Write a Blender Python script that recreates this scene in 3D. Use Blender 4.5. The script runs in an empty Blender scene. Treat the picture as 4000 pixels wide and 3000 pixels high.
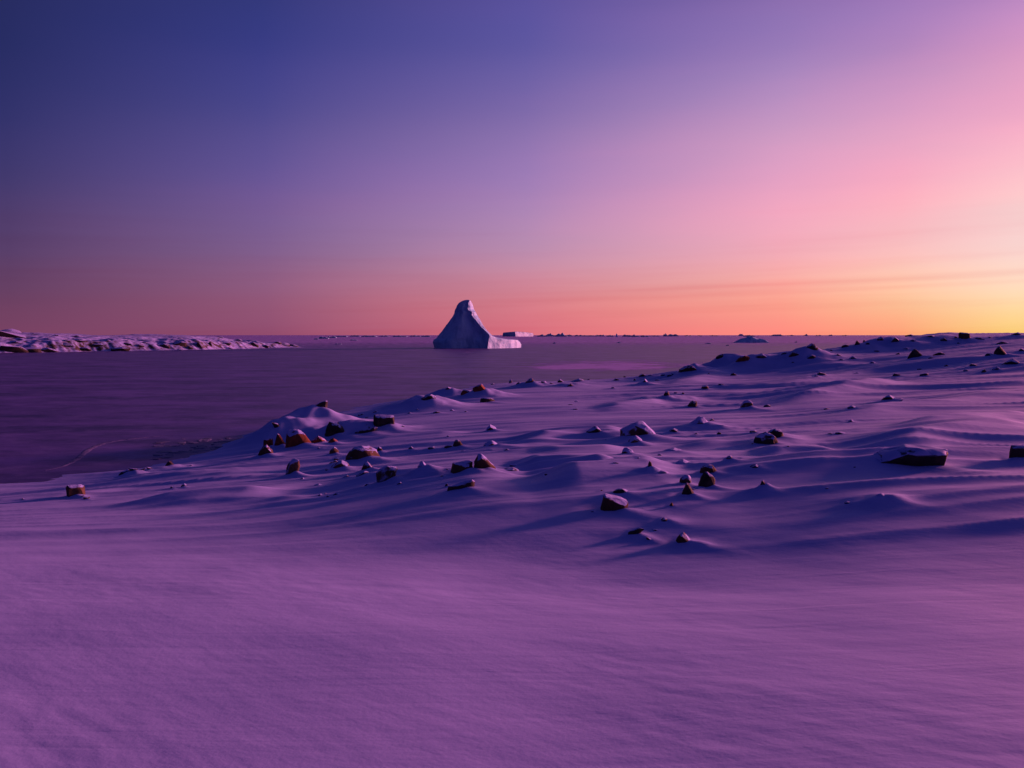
import bpy, bmesh, math, random
import numpy as np
from mathutils import Vector, Matrix, noise as mnoise

R = math.radians
SC = bpy.context.scene
COL = SC.collection

# ------------------------------------------------------------------ camera
CAM_H = 6.0                      # eye height above the sea ice
FPX = 3120.0                     # focal length in photo pixels (4000 wide)
PITCH = math.atan(191.0 / FPX)   # the horizon stands 191 px above the middle
cam_data = bpy.data.cameras.new('camera')
cam_data.sensor_width = 36.0
cam_data.lens = 36.0 * FPX / 4000.0
cam_data.clip_start = 0.05
cam_data.clip_end = 120000.0
cam = bpy.data.objects.new('camera', cam_data)
COL.objects.link(cam)
cam.location = (0, 0, CAM_H)
cam.rotation_euler = (R(90) - PITCH, 0, 0)
SC.camera = cam

# ------------------------------------------------------------------ exposure
EXPOSURE = 2.0
SC.view_settings.view_transform = 'Standard'
SC.view_settings.look = 'None'
SC.view_settings.gamma = 1.0
SC.view_settings.use_curve_mapping = False
SC.view_settings.exposure = EXPOSURE

# ------------------------------------------------------------------ sun
SUN_AZ = 62.0        # degrees to the right of the view direction
SUN_EL = 8.0
SUN_STRENGTH = 2.25
sun_data = bpy.data.lights.new('sun', 'SUN')
sun_data.energy = SUN_STRENGTH
sun_data.angle = R(8.0)
sun_data.color = (1.0, 0.25, 0.28)
sun = bpy.data.objects.new('sun', sun_data)
COL.objects.link(sun)
SUN_DIR = Vector((math.sin(R(SUN_AZ)) * math.cos(R(SUN_EL)),
                  math.cos(R(SUN_AZ)) * math.cos(R(SUN_EL)), math.sin(R(SUN_EL))))
sun.rotation_euler = SUN_DIR.to_track_quat('Z', 'Y').to_euler()
sun.location = (60, 30, 30)

# ------------------------------------------------------------------ sky
def lin(c):
    return tuple((x / 255 / 12.92) if x / 255 <= 0.04045 else ((x / 255 + 0.055) / 1.055) ** 2.4 for x in c)

SKY_GAIN = 1.0
def build_world():
    w = bpy.data.worlds.new('World')
    SC.world = w
    w.use_nodes = True
    nt = w.node_tree
    nt.nodes.clear()
    N = nt.nodes.new
    L = nt.links.new
    def math_node(op, a, b=None, c=None, clamp=False):
        n = N('ShaderNodeMath'); n.operation = op; n.use_clamp = clamp
        for i, v in enumerate((a, b, c)):
            if v is None: continue
            if isinstance(v, (int, float)): n.inputs[i].default_value = v
            else: L(v, n.inputs[i])
        return n.outputs[0]
    tc = N('ShaderNodeTexCoord')
    sep = N('ShaderNodeSeparateXYZ'); L(tc.outputs['Generated'], sep.inputs[0])
    x, y, z = sep.outputs
    hor = math_node('SQRT', math_node('ADD', math_node('ADD', math_node('MULTIPLY', x, x), math_node('MULTIPLY', y, y)), 1e-7))
    sx, sy = math.sin(R(SUN_AZ)), math.cos(R(SUN_AZ))
    cosd = math_node('DIVIDE', math_node('ADD', math_node('MULTIPLY', x, sx), math_node('MULTIPLY', y, sy)), hor)
    cosd = math_node('MINIMUM', math_node('MAXIMUM', cosd, -1.0), 1.0)
    delta = math_node('MULTIPLY', math_node('ARCCOSINE', cosd), 180 / math.pi)       # degrees of azimuth from the sun
    el = math_node('MULTIPLY', math_node('ARCSINE', math_node('MAXIMUM', z, 0.0)), 180 / math.pi)
    pos = math_node('DIVIDE', el, 50.0, clamp=True)
    vs = [1290, 1150, 1000, 750, 500, 250, 0]
    zen = (26, 30, 84)
    cols = {
        180: [(70, 42, 80), (64, 42, 84), (54, 42, 88), (42, 40, 90), (32, 35, 86), (27, 31, 82), (25, 29, 78)],
        97:  [(116, 62, 98), (100, 57, 97), (84, 55, 102), (66, 51, 106), (48, 44, 104), (36, 38, 97), (32, 36, 92)],
        82:  [(143, 76, 112), (142, 84, 122), (128, 90, 138), (106, 83, 147), (80, 71, 140), (58, 58, 132), (46, 50, 118)],
        64:  [(214, 110, 128), (208, 126, 144), (186, 136, 170), (160, 124, 180), (132, 107, 170), (98, 87, 160), (84, 75, 150)],
        46:  [(247, 138, 128), (246, 164, 150), (241, 168, 180), (229, 160, 192), (194, 148, 192), (156, 124, 184), (130, 102, 168)],
        39:  [(249, 160, 122), (246, 192, 158), (244, 188, 186), (241, 170, 190), (218, 157, 194), (182, 135, 188), (150, 113, 178)],
        33:  [(247, 204, 124), (246, 214, 178), (243, 208, 202), (243, 194, 200), (238, 168, 196), (212, 150, 192), (178, 128, 186)],
        0:   [(253, 222, 150), (252, 228, 196), (250, 222, 206), (246, 200, 198), (240, 172, 192), (216, 154, 190), (184, 134, 186)],
    }
    azs = {180: 34, 97: 32, 82: 17, 64: 0, 46: 18.6, 39: 25.7, 33: 32, 0: 34}
    outs = []
    keys = sorted(cols)
    for k in keys:
        r = N('ShaderNodeValToRGB')
        cr = r.color_ramp
        cr.interpolation = 'CARDINAL'
        pts = []
        for v, c in zip(vs, cols[k]):
            e = math.degrees(math.atan((1309 - v) / FPX * math.cos(R(azs[k]))))
            pts.append((e / 50.0, c))
        pts.append((0.70, tuple((a + b * 2) / 3 for a, b in zip(cols[k][-1], zen))))
        pts.append((1.0, zen))
        while len(cr.elements) < len(pts): cr.elements.new(0.5)
        for i, (p, c) in enumerate(pts):
            cr.elements[i].position = p
            cr.elements[i].color = (*lin(c), 1)
        L(pos, r.inputs[0])
        outs.append(r.outputs[0])
    cur = outs[0]
    dk = [float(k) for k in keys]
    dk = [0.0, SUN_AZ - 32.0, SUN_AZ - 25.7, SUN_AZ - 18.6, SUN_AZ - 1.0, SUN_AZ + 17.0, SUN_AZ + 32.0, 180.0]
    for i in range(1, len(keys)):
        mr = N('ShaderNodeMapRange'); mr.clamp = True
        mr.inputs['From Min'].default_value = dk[i - 1]
        mr.inputs['From Max'].default_value = dk[i]
        L(delta, mr.inputs['Value'])
        m = N('ShaderNodeMix'); m.data_type = 'RGBA'; m.clamp_factor = True
        L(mr.outputs[0], m.inputs[0]); L(cur, m.inputs[6]); L(outs[i], m.inputs[7])
        cur = m.outputs[2]
    # thin cirrus streaks low over the horizon
    comb = N('ShaderNodeCombineXYZ')
    tilt = math_node('ADD', el, math_node('MULTIPLY', delta, 0.027))
    L(math_node('MULTIPLY', delta, 0.028), comb.inputs[0])
    L(math_node('MULTIPLY', tilt, 0.75), comb.inputs[1])
    no = N('ShaderNodeTexNoise'); no.inputs['Scale'].default_value = 1.0
    no.inputs['Detail'].default_value = 4.0; no.inputs['Roughness'].default_value = 0.55
    L(comb.outputs[0], no.inputs['Vector'])
    st = N('ShaderNodeMapRange'); st.inputs['From Min'].default_value = 0.48; st.inputs['From Max'].default_value = 0.75
    L(no.outputs[0], st.inputs['Value'])
    low = N('ShaderNodeMapRange'); low.inputs['From Min'].default_value = 11.0; low.inputs['From Max'].default_value = 2.0
    L(el, low.inputs['Value'])
    # one long bar of cloud
    bar = math_node('SUBTRACT', tilt, 4.62)
    bar = math_node('MULTIPLY', bar, 5.2)
    bar = math_node('EXPONENT', math_node('MULTIPLY', math_node('MULTIPLY', bar, bar), -1.0))
    bar2 = math_node('MULTIPLY', math_node('SUBTRACT', tilt, 4.05), 7.0)
    bar2 = math_node('EXPONENT', math_node('MULTIPLY', math_node('MULTIPLY', bar2, bar2), -1.0))
    bar = math_node('ADD', bar, math_node('MULTIPLY', bar2, 0.5))
    nb = N('ShaderNodeTexNoise'); nb.inputs['Scale'].default_value = 1.0; nb.inputs['Detail'].default_value = 3.0
    cb = N('ShaderNodeCombineXYZ'); L(math_node('MULTIPLY', delta, 0.06), cb.inputs[0]); L(math_node('MULTIPLY', tilt, 2.0), cb.inputs[1])
    L(cb.outputs[0], nb.inputs['Vector'])
    bar = math_node('MULTIPLY', bar, math_node('MULTIPLY_ADD', nb.outputs[0], 1.3, -0.05, clamp=True))
    bf = N('ShaderNodeMapRange'); bf.inputs['From Min'].default_value = 36.0; bf.inputs['From Max'].default_value = 66.0; bf.inputs['To Min'].default_value = 1.0; bf.inputs['To Max'].default_value = 0.12
    L(delta, bf.inputs['Value'])
    bar = math_node('MULTIPLY', bar, bf.outputs[0])
    fac = math_node('MULTIPLY', math_node('MULTIPLY', st.outputs[0], low.outputs[0]), 0.5)
    fac = math_node('ADD', fac, math_node('MULTIPLY', bar, 0.75), clamp=True)
    dark = N('ShaderNodeMix'); dark.data_type = 'RGBA'; dark.blend_type = 'MULTIPLY'
    L(fac, dark.inputs[0]); L(cur, dark.inputs[6]); dark.inputs[7].default_value = (0.90, 0.66, 0.72, 1)
    vm = N('ShaderNodeMapping'); vm.inputs['Rotation'].default_value = (0.25, -0.15, 0.5); vm.inputs['Scale'].default_value = (1.6, 1.6, 9.0)
    L(tc.outputs['Generated'], vm.inputs['Vector'])
    vn = N('ShaderNodeTexNoise'); vn.inputs['Scale'].default_value = 1.6; vn.inputs['Detail'].default_value = 5.0; vn.inputs['Roughness'].default_value = 0.5
    L(vm.outputs[0], vn.inputs['Vector'])
    vr_ = N('ShaderNodeMapRange'); vr_.inputs['From Min'].default_value = 0.42; vr_.inputs['From Max'].default_value = 0.75
    vr_.inputs['To Min'].default_value = 0.0; vr_.inputs['To Max'].default_value = 0.22
    L(vn.outputs[0], vr_.inputs['Value'])
    veil = N('ShaderNodeMix'); veil.data_type = 'RGBA'; veil.blend_type = 'MULTIPLY'
    L(vr_.outputs[0], veil.inputs[0]); L(dark.outputs[2], veil.inputs[6]); veil.inputs[7].default_value = (1.5, 1.08, 1.05, 1)
    dark = veil
    # a little of the physical sky underneath the dusk colours
    sky = N('ShaderNodeTexSky'); sky.sky_type = 'NISHITA'; sky.sun_disc = False
    sky.sun_elevation = R(SUN_EL); sky.sun_rotation = R(SUN_AZ)
    add = N('ShaderNodeMix'); add.data_type = 'RGBA'; add.blend_type = 'ADD'; add.inputs[0].default_value = 0.004
    L(dark.outputs[2], add.inputs[6]); L(sky.outputs[0], add.inputs[7])
    bg = N('ShaderNodeBackground'); bg.inputs['Strength'].default_value = SKY_GAIN / 2 ** EXPOSURE
    L(add.outputs[2], bg.inputs['Color'])
    out = N('ShaderNodeOutputWorld'); L(bg.outputs[0], out.inputs['Surface'])
build_world()

# ------------------------------------------------------------------ helpers
def ray(u, v):
    cx, cy = (u - 2000.0) / FPX, (1500.0 - v) / FPX
    return np.array((cx, math.cos(PITCH) + cy * math.sin(PITCH), -math.sin(PITCH) + cy * math.cos(PITCH)))

def at_z(u, v, z):
    d = ray(u, v)
    t = (z - CAM_H) / d[2]
    return np.array((d[0] * t, d[1] * t, z))

def at_depth(u, v, y):
    d = ray(u, v)
    t = y / d[1]
    return np.array((d[0] * t, y, CAM_H + d[2] * t))

_perm = np.random.RandomState(7).permutation(4096)
_g = np.random.RandomState(11).uniform(0, 2 * math.pi, 4096)
_gx, _gy = np.cos(_g), np.sin(_g)
def perlin(x, y, seed=0):
    xi = np.floor(x).astype(np.int64); yi = np.floor(y).astype(np.int64)
    xf = x - xi; yf = y - yi
    def grad(ix, iy, dx, dy):
        h = _perm[(_perm[(ix + seed * 131) & 4095] + iy * 17 + seed) & 4095]
        return _gx[h] * dx + _gy[h] * dy
    u = xf * xf * xf * (xf * (xf * 6 - 15) + 10)
    w = yf * yf * yf * (yf * (yf * 6 - 15) + 10)
    a = grad(xi, yi, xf, yf); b = grad(xi + 1, yi, xf - 1, yf)
    c = grad(xi, yi + 1, xf, yf - 1); d = grad(xi + 1, yi + 1, xf - 1, yf - 1)
    return ((a + u * (b - a)) * (1 - w) + (c + u * (d - c)) * w) * 1.45

def fbm(x, y, oct=4, seed=0, gain=0.5):
    s = np.zeros_like(x); a = 1.0
    for i in range(oct):
        s += a * perlin(x, y, seed + i)
        x = x * 2.03 + 3.1; y = y * 2.03 + 1.7; a *= gain
    return s

def sstep(a, b, x):
    t = np.clip((x - a) / (b - a), 0, 1)
    return t * t * (3 - 2 * t)

def grid_mesh(name, X, Y, Z, wrap=False, smooth=True):
    n, m = X.shape
    co = np.stack((X, Y, Z), -1).reshape(-1, 3).astype(np.float32)
    i = np.arange(n - 1)[:, None]
    mm = m if wrap else m - 1
    j = np.arange(mm)[None, :]
    j1 = (j + 1) % m
    quads = np.stack((i * m + j, i * m + j1, (i + 1) * m + j1, (i + 1) * m + j), -1).reshape(-1, 4)
    me = bpy.data.meshes.new(name)
    me.vertices.add(len(co)); me.vertices.foreach_set('co', co.ravel())
    me.loops.add(quads.size); me.loops.foreach_set('vertex_index', quads.ravel().astype(np.int32))
    me.polygons.add(len(quads))
    me.polygons.foreach_set('loop_start', np.arange(0, quads.size, 4, dtype=np.int32))
    me.polygons.foreach_set('use_smooth', np.full(len(quads), smooth))
    me.update(calc_edges=True)
    return me

def link(name, me, mat, parent=None):
    o = bpy.data.objects.new(name, me)
    COL.objects.link(o)
    if mat is not None and not me.materials: me.materials.append(mat)
    o.parent = parent
    return o

def tag(o, label=None, cat=None, group=None, kind=None):
    if label: o['label'] = label
    if cat: o['category'] = cat
    if group: o['group'] = group
    if kind: o['kind'] = kind
    return o

# ------------------------------------------------------------------ materials
def new_mat(name):
    m = bpy.data.materials.new(name); m.use_nodes = True
    nt = m.node_tree
    return m, nt, nt.nodes['Principled BSDF']

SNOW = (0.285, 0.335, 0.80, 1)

def snow_material():
    m, nt, p = new_mat('wind_packed_snow')
    N, L = nt.nodes.new, nt.links.new
    geo = N('ShaderNodeNewGeometry')
    vr = N('ShaderNodeVectorRotate'); vr.rotation_type = 'Z_AXIS'; vr.inputs['Angle'].default_value = R(37)
    L(geo.outputs['Position'], vr.inputs['Vector'])
    mp = N('ShaderNodeMapping'); mp.inputs['Scale'].default_value = (1.0, 2.2, 1.0)
    L(vr.outputs[0], mp.inputs['Vector'])
    n1 = N('ShaderNodeTexNoise'); n1.inputs['Scale'].default_value = 5.0; n1.inputs['Detail'].default_value = 6.0; n1.inputs['Roughness'].default_value = 0.55
    L(mp.outputs[0], n1.inputs['Vector'])
    n2 = N('ShaderNodeTexNoise'); n2.inputs['Scale'].default_value = 38.0; n2.inputs['Detail'].default_value = 3.0
    L(geo.outputs['Position'], n2.inputs['Vector'])
    b1 = N('ShaderNodeBump'); b1.inputs['Strength'].default_value = 0.20; b1.inputs['Distance'].default_value = 0.016
    L(n1.outputs[0], b1.inputs['Height'])
    b2 = N('ShaderNodeBump'); b2.inputs['Strength'].default_value = 0.24; b2.inputs['Distance'].default_value = 0.0045
    L(n2.outputs[0], b2.inputs['Height']); L(b1.outputs[0], b2.inputs['Normal'])
    m5 = N('ShaderNodeMapping'); m5.inputs['Scale'].default_value = (0.28, 2.4, 1.0)
    L(geo.outputs['Position'], m5.inputs['Vector'])
    n5 = N('ShaderNodeTexNoise'); n5.inputs['Scale'].default_value = 1.0; n5.inputs['Detail'].default_value = 4.0; n5.inputs['Distortion'].default_value = 0.4
    L(m5.outputs[0], n5.inputs['Vector'])
    b5 = N('ShaderNodeBump'); b5.inputs['Strength'].default_value = 0.35; b5.inputs['Distance'].default_value = 0.05
    L(n5.outputs[0], b5.inputs['Height']); L(b2.outputs[0], b5.inputs['Normal'])
    L(b5.outputs[0], p.inputs['Normal'])
    n3 = N('ShaderNodeTexNoise'); n3.inputs['Scale'].default_value = 0.5; n3.inputs['Detail'].default_value = 5.0
    L(mp.outputs[0], n3.inputs['Vector'])
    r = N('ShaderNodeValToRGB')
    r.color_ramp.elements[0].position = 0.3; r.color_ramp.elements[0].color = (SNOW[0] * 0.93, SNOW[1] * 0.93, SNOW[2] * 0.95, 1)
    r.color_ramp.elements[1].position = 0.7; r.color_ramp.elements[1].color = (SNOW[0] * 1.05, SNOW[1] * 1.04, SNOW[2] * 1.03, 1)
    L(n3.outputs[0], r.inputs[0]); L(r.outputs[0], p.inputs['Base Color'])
    p.inputs['Roughness'].default_value = 0.75
    p.inputs['Specular IOR Level'].default_value = 0.15
    return m

def rock_material(name, c0, c1, snow_lo=0.66, snow_hi=0.86, scale=3.0, plaster=0.0):
    """weathered rock with snow lodged on whatever faces up"""
    m, nt, p = new_mat(name)
    N, L = nt.nodes.new, nt.links.new
    geo = N('ShaderNodeNewGeometry')
    n1 = N('ShaderNodeTexNoise'); n1.inputs['Scale'].default_value = scale; n1.inputs['Detail'].default_value = 8.0; n1.inputs['Roughness'].default_value = 0.65
    L(geo.outputs['Position'], n1.inputs['Vector'])
    r = N('ShaderNodeValToRGB')
    r.color_ramp.elements[0].position = 0.3; r.color_ramp.elements[0].color = (*c0, 1)
    r.color_ramp.elements[1].position = 0.72; r.color_ramp.elements[1].color = (*c1, 1)
    L(n1.outputs[0], r.inputs[0])
    n2 = N('ShaderNodeTexNoise'); n2.inputs['Scale'].default_value = scale * 1.7; n2.inputs['Detail'].default_value = 5.0
    L(geo.outputs['Position'], n2.inputs['Vector'])
    sep = N('ShaderNodeSeparateXYZ'); L(geo.outputs['Normal'], sep.inputs[0])
    ad = N('ShaderNodeMath'); ad.operation = 'MULTIPLY_ADD'; ad.inputs[1].default_value = 1.6
    L(n2.outputs[0], ad.inputs[0]); L(sep.outputs[2], ad.inputs[2])
    mr = N('ShaderNodeMapRange'); mr.inputs['From Min'].default_value = snow_lo + 0.8; mr.inputs['From Max'].default_value = snow_hi + 0.8
    L(ad.outputs[0], mr.inputs['Value'])
    mx = N('ShaderNodeMix'); mx.data_type = 'RGBA'
    L(mr.outputs[0], mx.inputs[0]); L(r.outputs[0], mx.inputs[6]); mx.inputs[7].default_value = SNOW
    L(mx.outputs[2], p.inputs['Base Color'])
    b = N('ShaderNodeBump'); b.inputs['Strength'].default_value = 0.6; b.inputs['Distance'].default_value = 0.03
    n4 = N('ShaderNodeTexNoise'); n4.inputs['Scale'].default_value = scale * 4; n4.inputs['Detail'].default_value = 6.0
    L(geo.outputs['Position'], n4.inputs['Vector'])
    L(n4.outputs[0], b.inputs['Height']); L(b.outputs[0], p.inputs['Normal'])
    p.inputs['Roughness'].default_value = 0.85
    p.inputs['Specular IOR Level'].default_value = 0.2
    return m

def berg_material(name, base, vein):
    m, nt, p = new_mat(name)
    N, L = nt.nodes.new, nt.links.new
    geo = N('ShaderNodeNewGeometry')
    mp = N('ShaderNodeMapping'); mp.inputs['Scale'].default_value = (0.35, 0.35, 0.09)
    L(geo.outputs['Position'], mp.inputs['Vector'])
    n1 = N('ShaderNodeTexNoise'); n1.inputs['Scale'].default_value = 1.0; n1.inputs['Detail'].default_value = 5.0
    L(mp.outputs[0], n1.inputs['Vector'])
    r = N('ShaderNodeValToRGB')
    r.color_ramp.elements[0].position = 0.36; r.color_ramp.elements[0].color = (*vein, 1)
    r.color_ramp.elements[1].position = 0.5; r.color_ramp.elements[1].color = (*base, 1)
    L(n1.outputs[0], r.inputs[0]); L(r.outputs[0], p.inputs['Base Color'])
    b = N('ShaderNodeBump'); b.inputs['Strength'].default_value = 0.5; b.inputs['Distance'].default_value = 0.5
    n2 = N('ShaderNodeTexNoise'); n2.inputs['Scale'].default_value = 0.8; n2.inputs['Detail'].default_value = 6.0
    L(geo.outputs['Position'], n2.inputs['Vector'])
    L(n2.outputs[0], b.inputs['Height']); L(b.outputs[0], p.inputs['Normal'])
    p.inputs['Roughness'].default_value = 0.6
    p.inputs['Specular IOR Level'].default_value = 0.25
    return m

def ice_material():
    m, nt, p = new_mat('sea_ice_surface')
    N, L = nt.nodes.new, nt.links.new
    geo = N('ShaderNodeNewGeometry')
    # broad grey tones, drawn out by the wind across the bay
    mp = N('ShaderNodeMapping'); mp.inputs['Scale'].default_value = (0.09, 0.16, 1.0)
    L(geo.outputs['Position'], mp.inputs['Vector'])
    n1 = N('ShaderNodeTexNoise'); n1.inputs['Scale'].default_value = 1.0; n1.inputs['Detail'].default_value = 9.0; n1.inputs['Roughness'].default_value = 0.74
    L(mp.outputs[0], n1.inputs['Vector'])
    r = N('ShaderNodeValToRGB')
    r.color_ramp.elements[0].position = 0.38; r.color_ramp.elements[0].color = (0.030, 0.028, 0.150, 1)
    r.color_ramp.elements[1].position = 0.64; r.color_ramp.elements[1].color = (0.118, 0.090, 0.40, 1)
    L(n1.outputs[0], r.inputs[0])
    nf = N('ShaderNodeTexNoise'); nf.inputs['Scale'].default_value = 0.55; nf.inputs['Detail'].default_value = 8.0; nf.inputs['Roughness'].default_value = 0.7
    L(geo.outputs['Position'], nf.inputs['Vector'])
    fm = N('ShaderNodeMapRange'); fm.inputs['From Min'].default_value = 0.5; fm.inputs['From Max'].default_value = 0.72; fm.inputs['To Max'].default_value = 0.55
    L(nf.outputs[0], fm.inputs['Value'])
    fx = N('ShaderNodeMix'); fx.data_type = 'RGBA'
    L(fm.outputs[0], fx.inputs[0]); L(r.outputs[0], fx.inputs[6]); fx.inputs[7].default_value = (0.16, 0.14, 0.44, 1)
    # snow blown onto the ice: more of it with distance from the shore, and one bright patch in the lee of the point
    sep = N('ShaderNodeSeparateXYZ'); L(geo.outputs['Position'], sep.inputs[0])
    mp2 = N('ShaderNodeMapping'); mp2.inputs['Scale'].default_value = (0.17, 0.13, 1.0); mp2.inputs['Location'].default_value = (3.3, 8.1, 0)
    L(geo.outputs['Position'], mp2.inputs['Vector'])
    n2 = N('ShaderNodeTexNoise'); n2.inputs['Scale'].default_value = 1.0; n2.inputs['Detail'].default_value = 6.0; n2.inputs['Roughness'].default_value = 0.62
    L(mp2.outputs[0], n2.inputs['Vector'])
    def gauss(cx, cy, rx, ry, amp):
        out = None
        for s, c, rr in ((0, cx, rx), (1, cy, ry)):
            a = N('ShaderNodeMath'); a.operation = 'SUBTRACT'; L(sep.outputs[s], a.inputs[0]); a.inputs[1].default_value = c
            b = N('ShaderNodeMath'); b.operation = 'DIVIDE'; L(a.outputs[0], b.inputs[0]); b.inputs[1].default_value = rr
            q = N('ShaderNodeMath'); q.operation = 'MULTIPLY'; L(b.outputs[0], q.inputs[0]); L(b.outputs[0], q.inputs[1])
            if out is None: out = q
            else:
                s2 = N('ShaderNodeMath'); s2.operation = 'ADD'; L(out.outputs[0], s2.inputs[0]); L(q.outputs[0], s2.inputs[1]); out = s2
        ng = N('ShaderNodeMath'); ng.operation = 'MULTIPLY'; L(out.outputs[0], ng.inputs[0]); ng.inputs[1].default_value = -1
        ex = N('ShaderNodeMath'); ex.operation = 'EXPONENT'; L(ng.outputs[0], ex.inputs[0])
        am = N('ShaderNodeMath'); am.operation = 'MULTIPLY'; L(ex.outputs[0], am.inputs[0]); am.inputs[1].default_value = amp
        return am.outputs[0]
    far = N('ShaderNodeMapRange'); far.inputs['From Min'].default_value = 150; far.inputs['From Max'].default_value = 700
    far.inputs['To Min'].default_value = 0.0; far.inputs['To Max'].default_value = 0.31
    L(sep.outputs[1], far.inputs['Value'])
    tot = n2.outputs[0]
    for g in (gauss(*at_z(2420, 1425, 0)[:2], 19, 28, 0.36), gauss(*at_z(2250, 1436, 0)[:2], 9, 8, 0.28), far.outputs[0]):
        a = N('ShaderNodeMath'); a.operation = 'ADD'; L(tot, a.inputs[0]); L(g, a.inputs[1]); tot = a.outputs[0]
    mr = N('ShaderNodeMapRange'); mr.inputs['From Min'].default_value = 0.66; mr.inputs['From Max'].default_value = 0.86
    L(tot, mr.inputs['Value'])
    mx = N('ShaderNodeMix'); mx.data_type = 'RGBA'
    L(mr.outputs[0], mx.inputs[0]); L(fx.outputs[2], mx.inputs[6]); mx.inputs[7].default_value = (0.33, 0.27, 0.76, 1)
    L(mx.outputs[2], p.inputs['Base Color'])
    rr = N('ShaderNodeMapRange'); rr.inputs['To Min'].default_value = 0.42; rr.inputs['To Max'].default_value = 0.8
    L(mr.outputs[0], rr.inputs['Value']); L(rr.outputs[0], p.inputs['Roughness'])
    b = N('ShaderNodeBump'); b.inputs['Strength'].default_value = 0.3; b.inputs['Distance'].default_value = 0.05
    n4 = N('ShaderNodeTexNoise'); n4.inputs['Scale'].default_value = 1.2; n4.inputs['Detail'].default_value = 6.0
    L(geo.outputs['Position'], n4.inputs['Vector'])
    L(n4.outputs[0], b.inputs['Height']); L(b.outputs[0], p.inputs['Normal'])
    p.inputs['Specular IOR Level'].default_value = 0.06
    return m

M_SNOW = snow_material()
M_DARK = rock_material('dark_grey_rock', (0.012, 0.011, 0.014), (0.052, 0.042, 0.046))
M_BROWN = rock_material('brown_rock', (0.028, 0.017, 0.014), (0.095, 0.055, 0.042))
M_RED = rock_material('rusty_red_rock', (0.06, 0.018, 0.011), (0.24, 0.07, 0.038), 0.78, 0.92)
M_FROST = rock_material('snow_crusted_rock', (0.03, 0.022, 0.02), (0.11, 0.075, 0.06), 0.22, 0.55)
M_HEAD = rock_material('snowy_headland_rock', (0.03, 0.022, 0.022), (0.075, 0.062, 0.066), 0.55, 0.95, 0.35)
M_BERG = berg_material('iceberg_ice', (0.27, 0.50, 0.84), (0.16, 0.34, 0.66))
M_FARBERG = berg_material('distant_iceberg_ice', (0.20, 0.36, 0.62), (0.10, 0.22, 0.42))
M_ICE = ice_material()

# ------------------------------------------------------------------ snow ground: base shape
CP = []
def cpz(u, v, z): CP.append(at_z(u, v, z))
def cpd(u, v, y): CP.append(at_depth(u, v, y))
for u, z in ((0, 4.02), (2000, 4.0), (4000, 4.18)): cpz(u, 3000, z)
for u, z in ((0, 3.88), (2000, 3.86), (4000, 4.04)): cpz(u, 2600, z)
for u, z in ((0, 3.62), (1000, 3.64), (2000, 3.61), (3000, 3.68), (4000, 3.80)): cpz(u, 2300, z)
for u, z in ((0, 3.15), (1000, 3.28), (2000, 3.40), (3000, 3.53), (4000, 3.70)): cpz(u, 2150, z)
for u, z in ((0, 2.62), (1000, 2.95), (2000, 3.45), (3000, 3.60), (4000, 3.74)): cpz(u, 2050, z)
for u, z in ((0, 1.95), (1000, 2.6), (2000, 3.48), (3000, 3.62), (4000, 3.72)): cpz(u, 1970, z)
for u, z in ((0, 0.0), (330, 0.25), (1000, 2.1), (2000, 3.34), (3000, 3.52), (4000, 3.60)): cpz(u, 1885, z)
for u, z in ((600, 0.0), (1000, 1.4), (1400, 2.0), (2000, 2.75), (3000, 2.98), (4000, 3.12)): cpz(u, 1815, z)
for u, z in ((930, 0.0), (1300, 0.85), (2000, 2.0), (3000, 2.45), (4000, 2.8)): cpz(u, 1725, z)
for u, z in ((1090, 0.0), (1500, 0.9), (2000, 1.5), (3000, 2.05), (4000, 2.55)): cpz(u, 1650, z)
for u, z in ((1600, 0.35), (2000, 1.0), (2500, 1.45), (3000, 1.75), (3500, 2.1), (4000, 2.5)): cpz(u, 1560, z)
for u, z in ((1950, 0.3), (2500, 0.75), (3000, 1.65), (3500, 2.15), (4000, 2.6)): cpz(u, 1500, z)
for u, z in ((2700, 0.9), (3000, 1.7), (3500, 2.4), (4000, 2.95)): cpz(u, 1440, z)
for u, z in ((3050, 2.6), (3300, 3.0), (3600, 3.5), (4000, 3.9)): cpz(u, 1390, z)
for u, v, y in ((3120, 1370, 112), (3400, 1338, 130), (3600, 1316, 145), (3800, 1318, 146), (4000, 1312, 142)): cpd(u, v, y)
for p in ((-44, 36, -1.2), (-38, 52, -1.2), (-32, 72, -1.3), (-16, 92, -1.3), (-4, 112, -1.3), (16, 128, -1.2), (30, 138, -1.2), (52, 150, -0.8),
          (72, 190, -1.5), (150, 185, 1.0), (150, 110, 1.5), (-60, 20, -0.8), (-60, -20, 1.5), (0, -30, 5.2), (-30, -10, 3.8), (40, -30, 5.4),
          (30, 8, 3.5), (50, 30, 3.1), (70, 55, 3.4), (80, 20, 3.2), (100, 60, 2.8), (150, 60, 1.5), (120, -20, 3.5), (0, -120, 6), (-120, -60, 0),
          (180, 0, 1), (0, 200, -2), (-100, 100, -2), (130, 240, -2), (0, 0, 4.5)):
    CP.append(np.array(p, float))
for u, v, z in ((0, 1868, -.45), (330, 1846, -.45), (600, 1798, -.45), (930, 1712, -.45), (1090, 1636, -.45), (1400, 1585, -.4), (1550, 1565, -.4)): cpz(u, v, z)
for u, v, y in ((3400, 1352, 155), (3600, 1332, 168), (3800, 1336, 170), (4000, 1332, 168), (4300, 1326, 150), (4300, 1340, 90)): cpd(u, v, y)
CP = np.array(CP)

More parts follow.
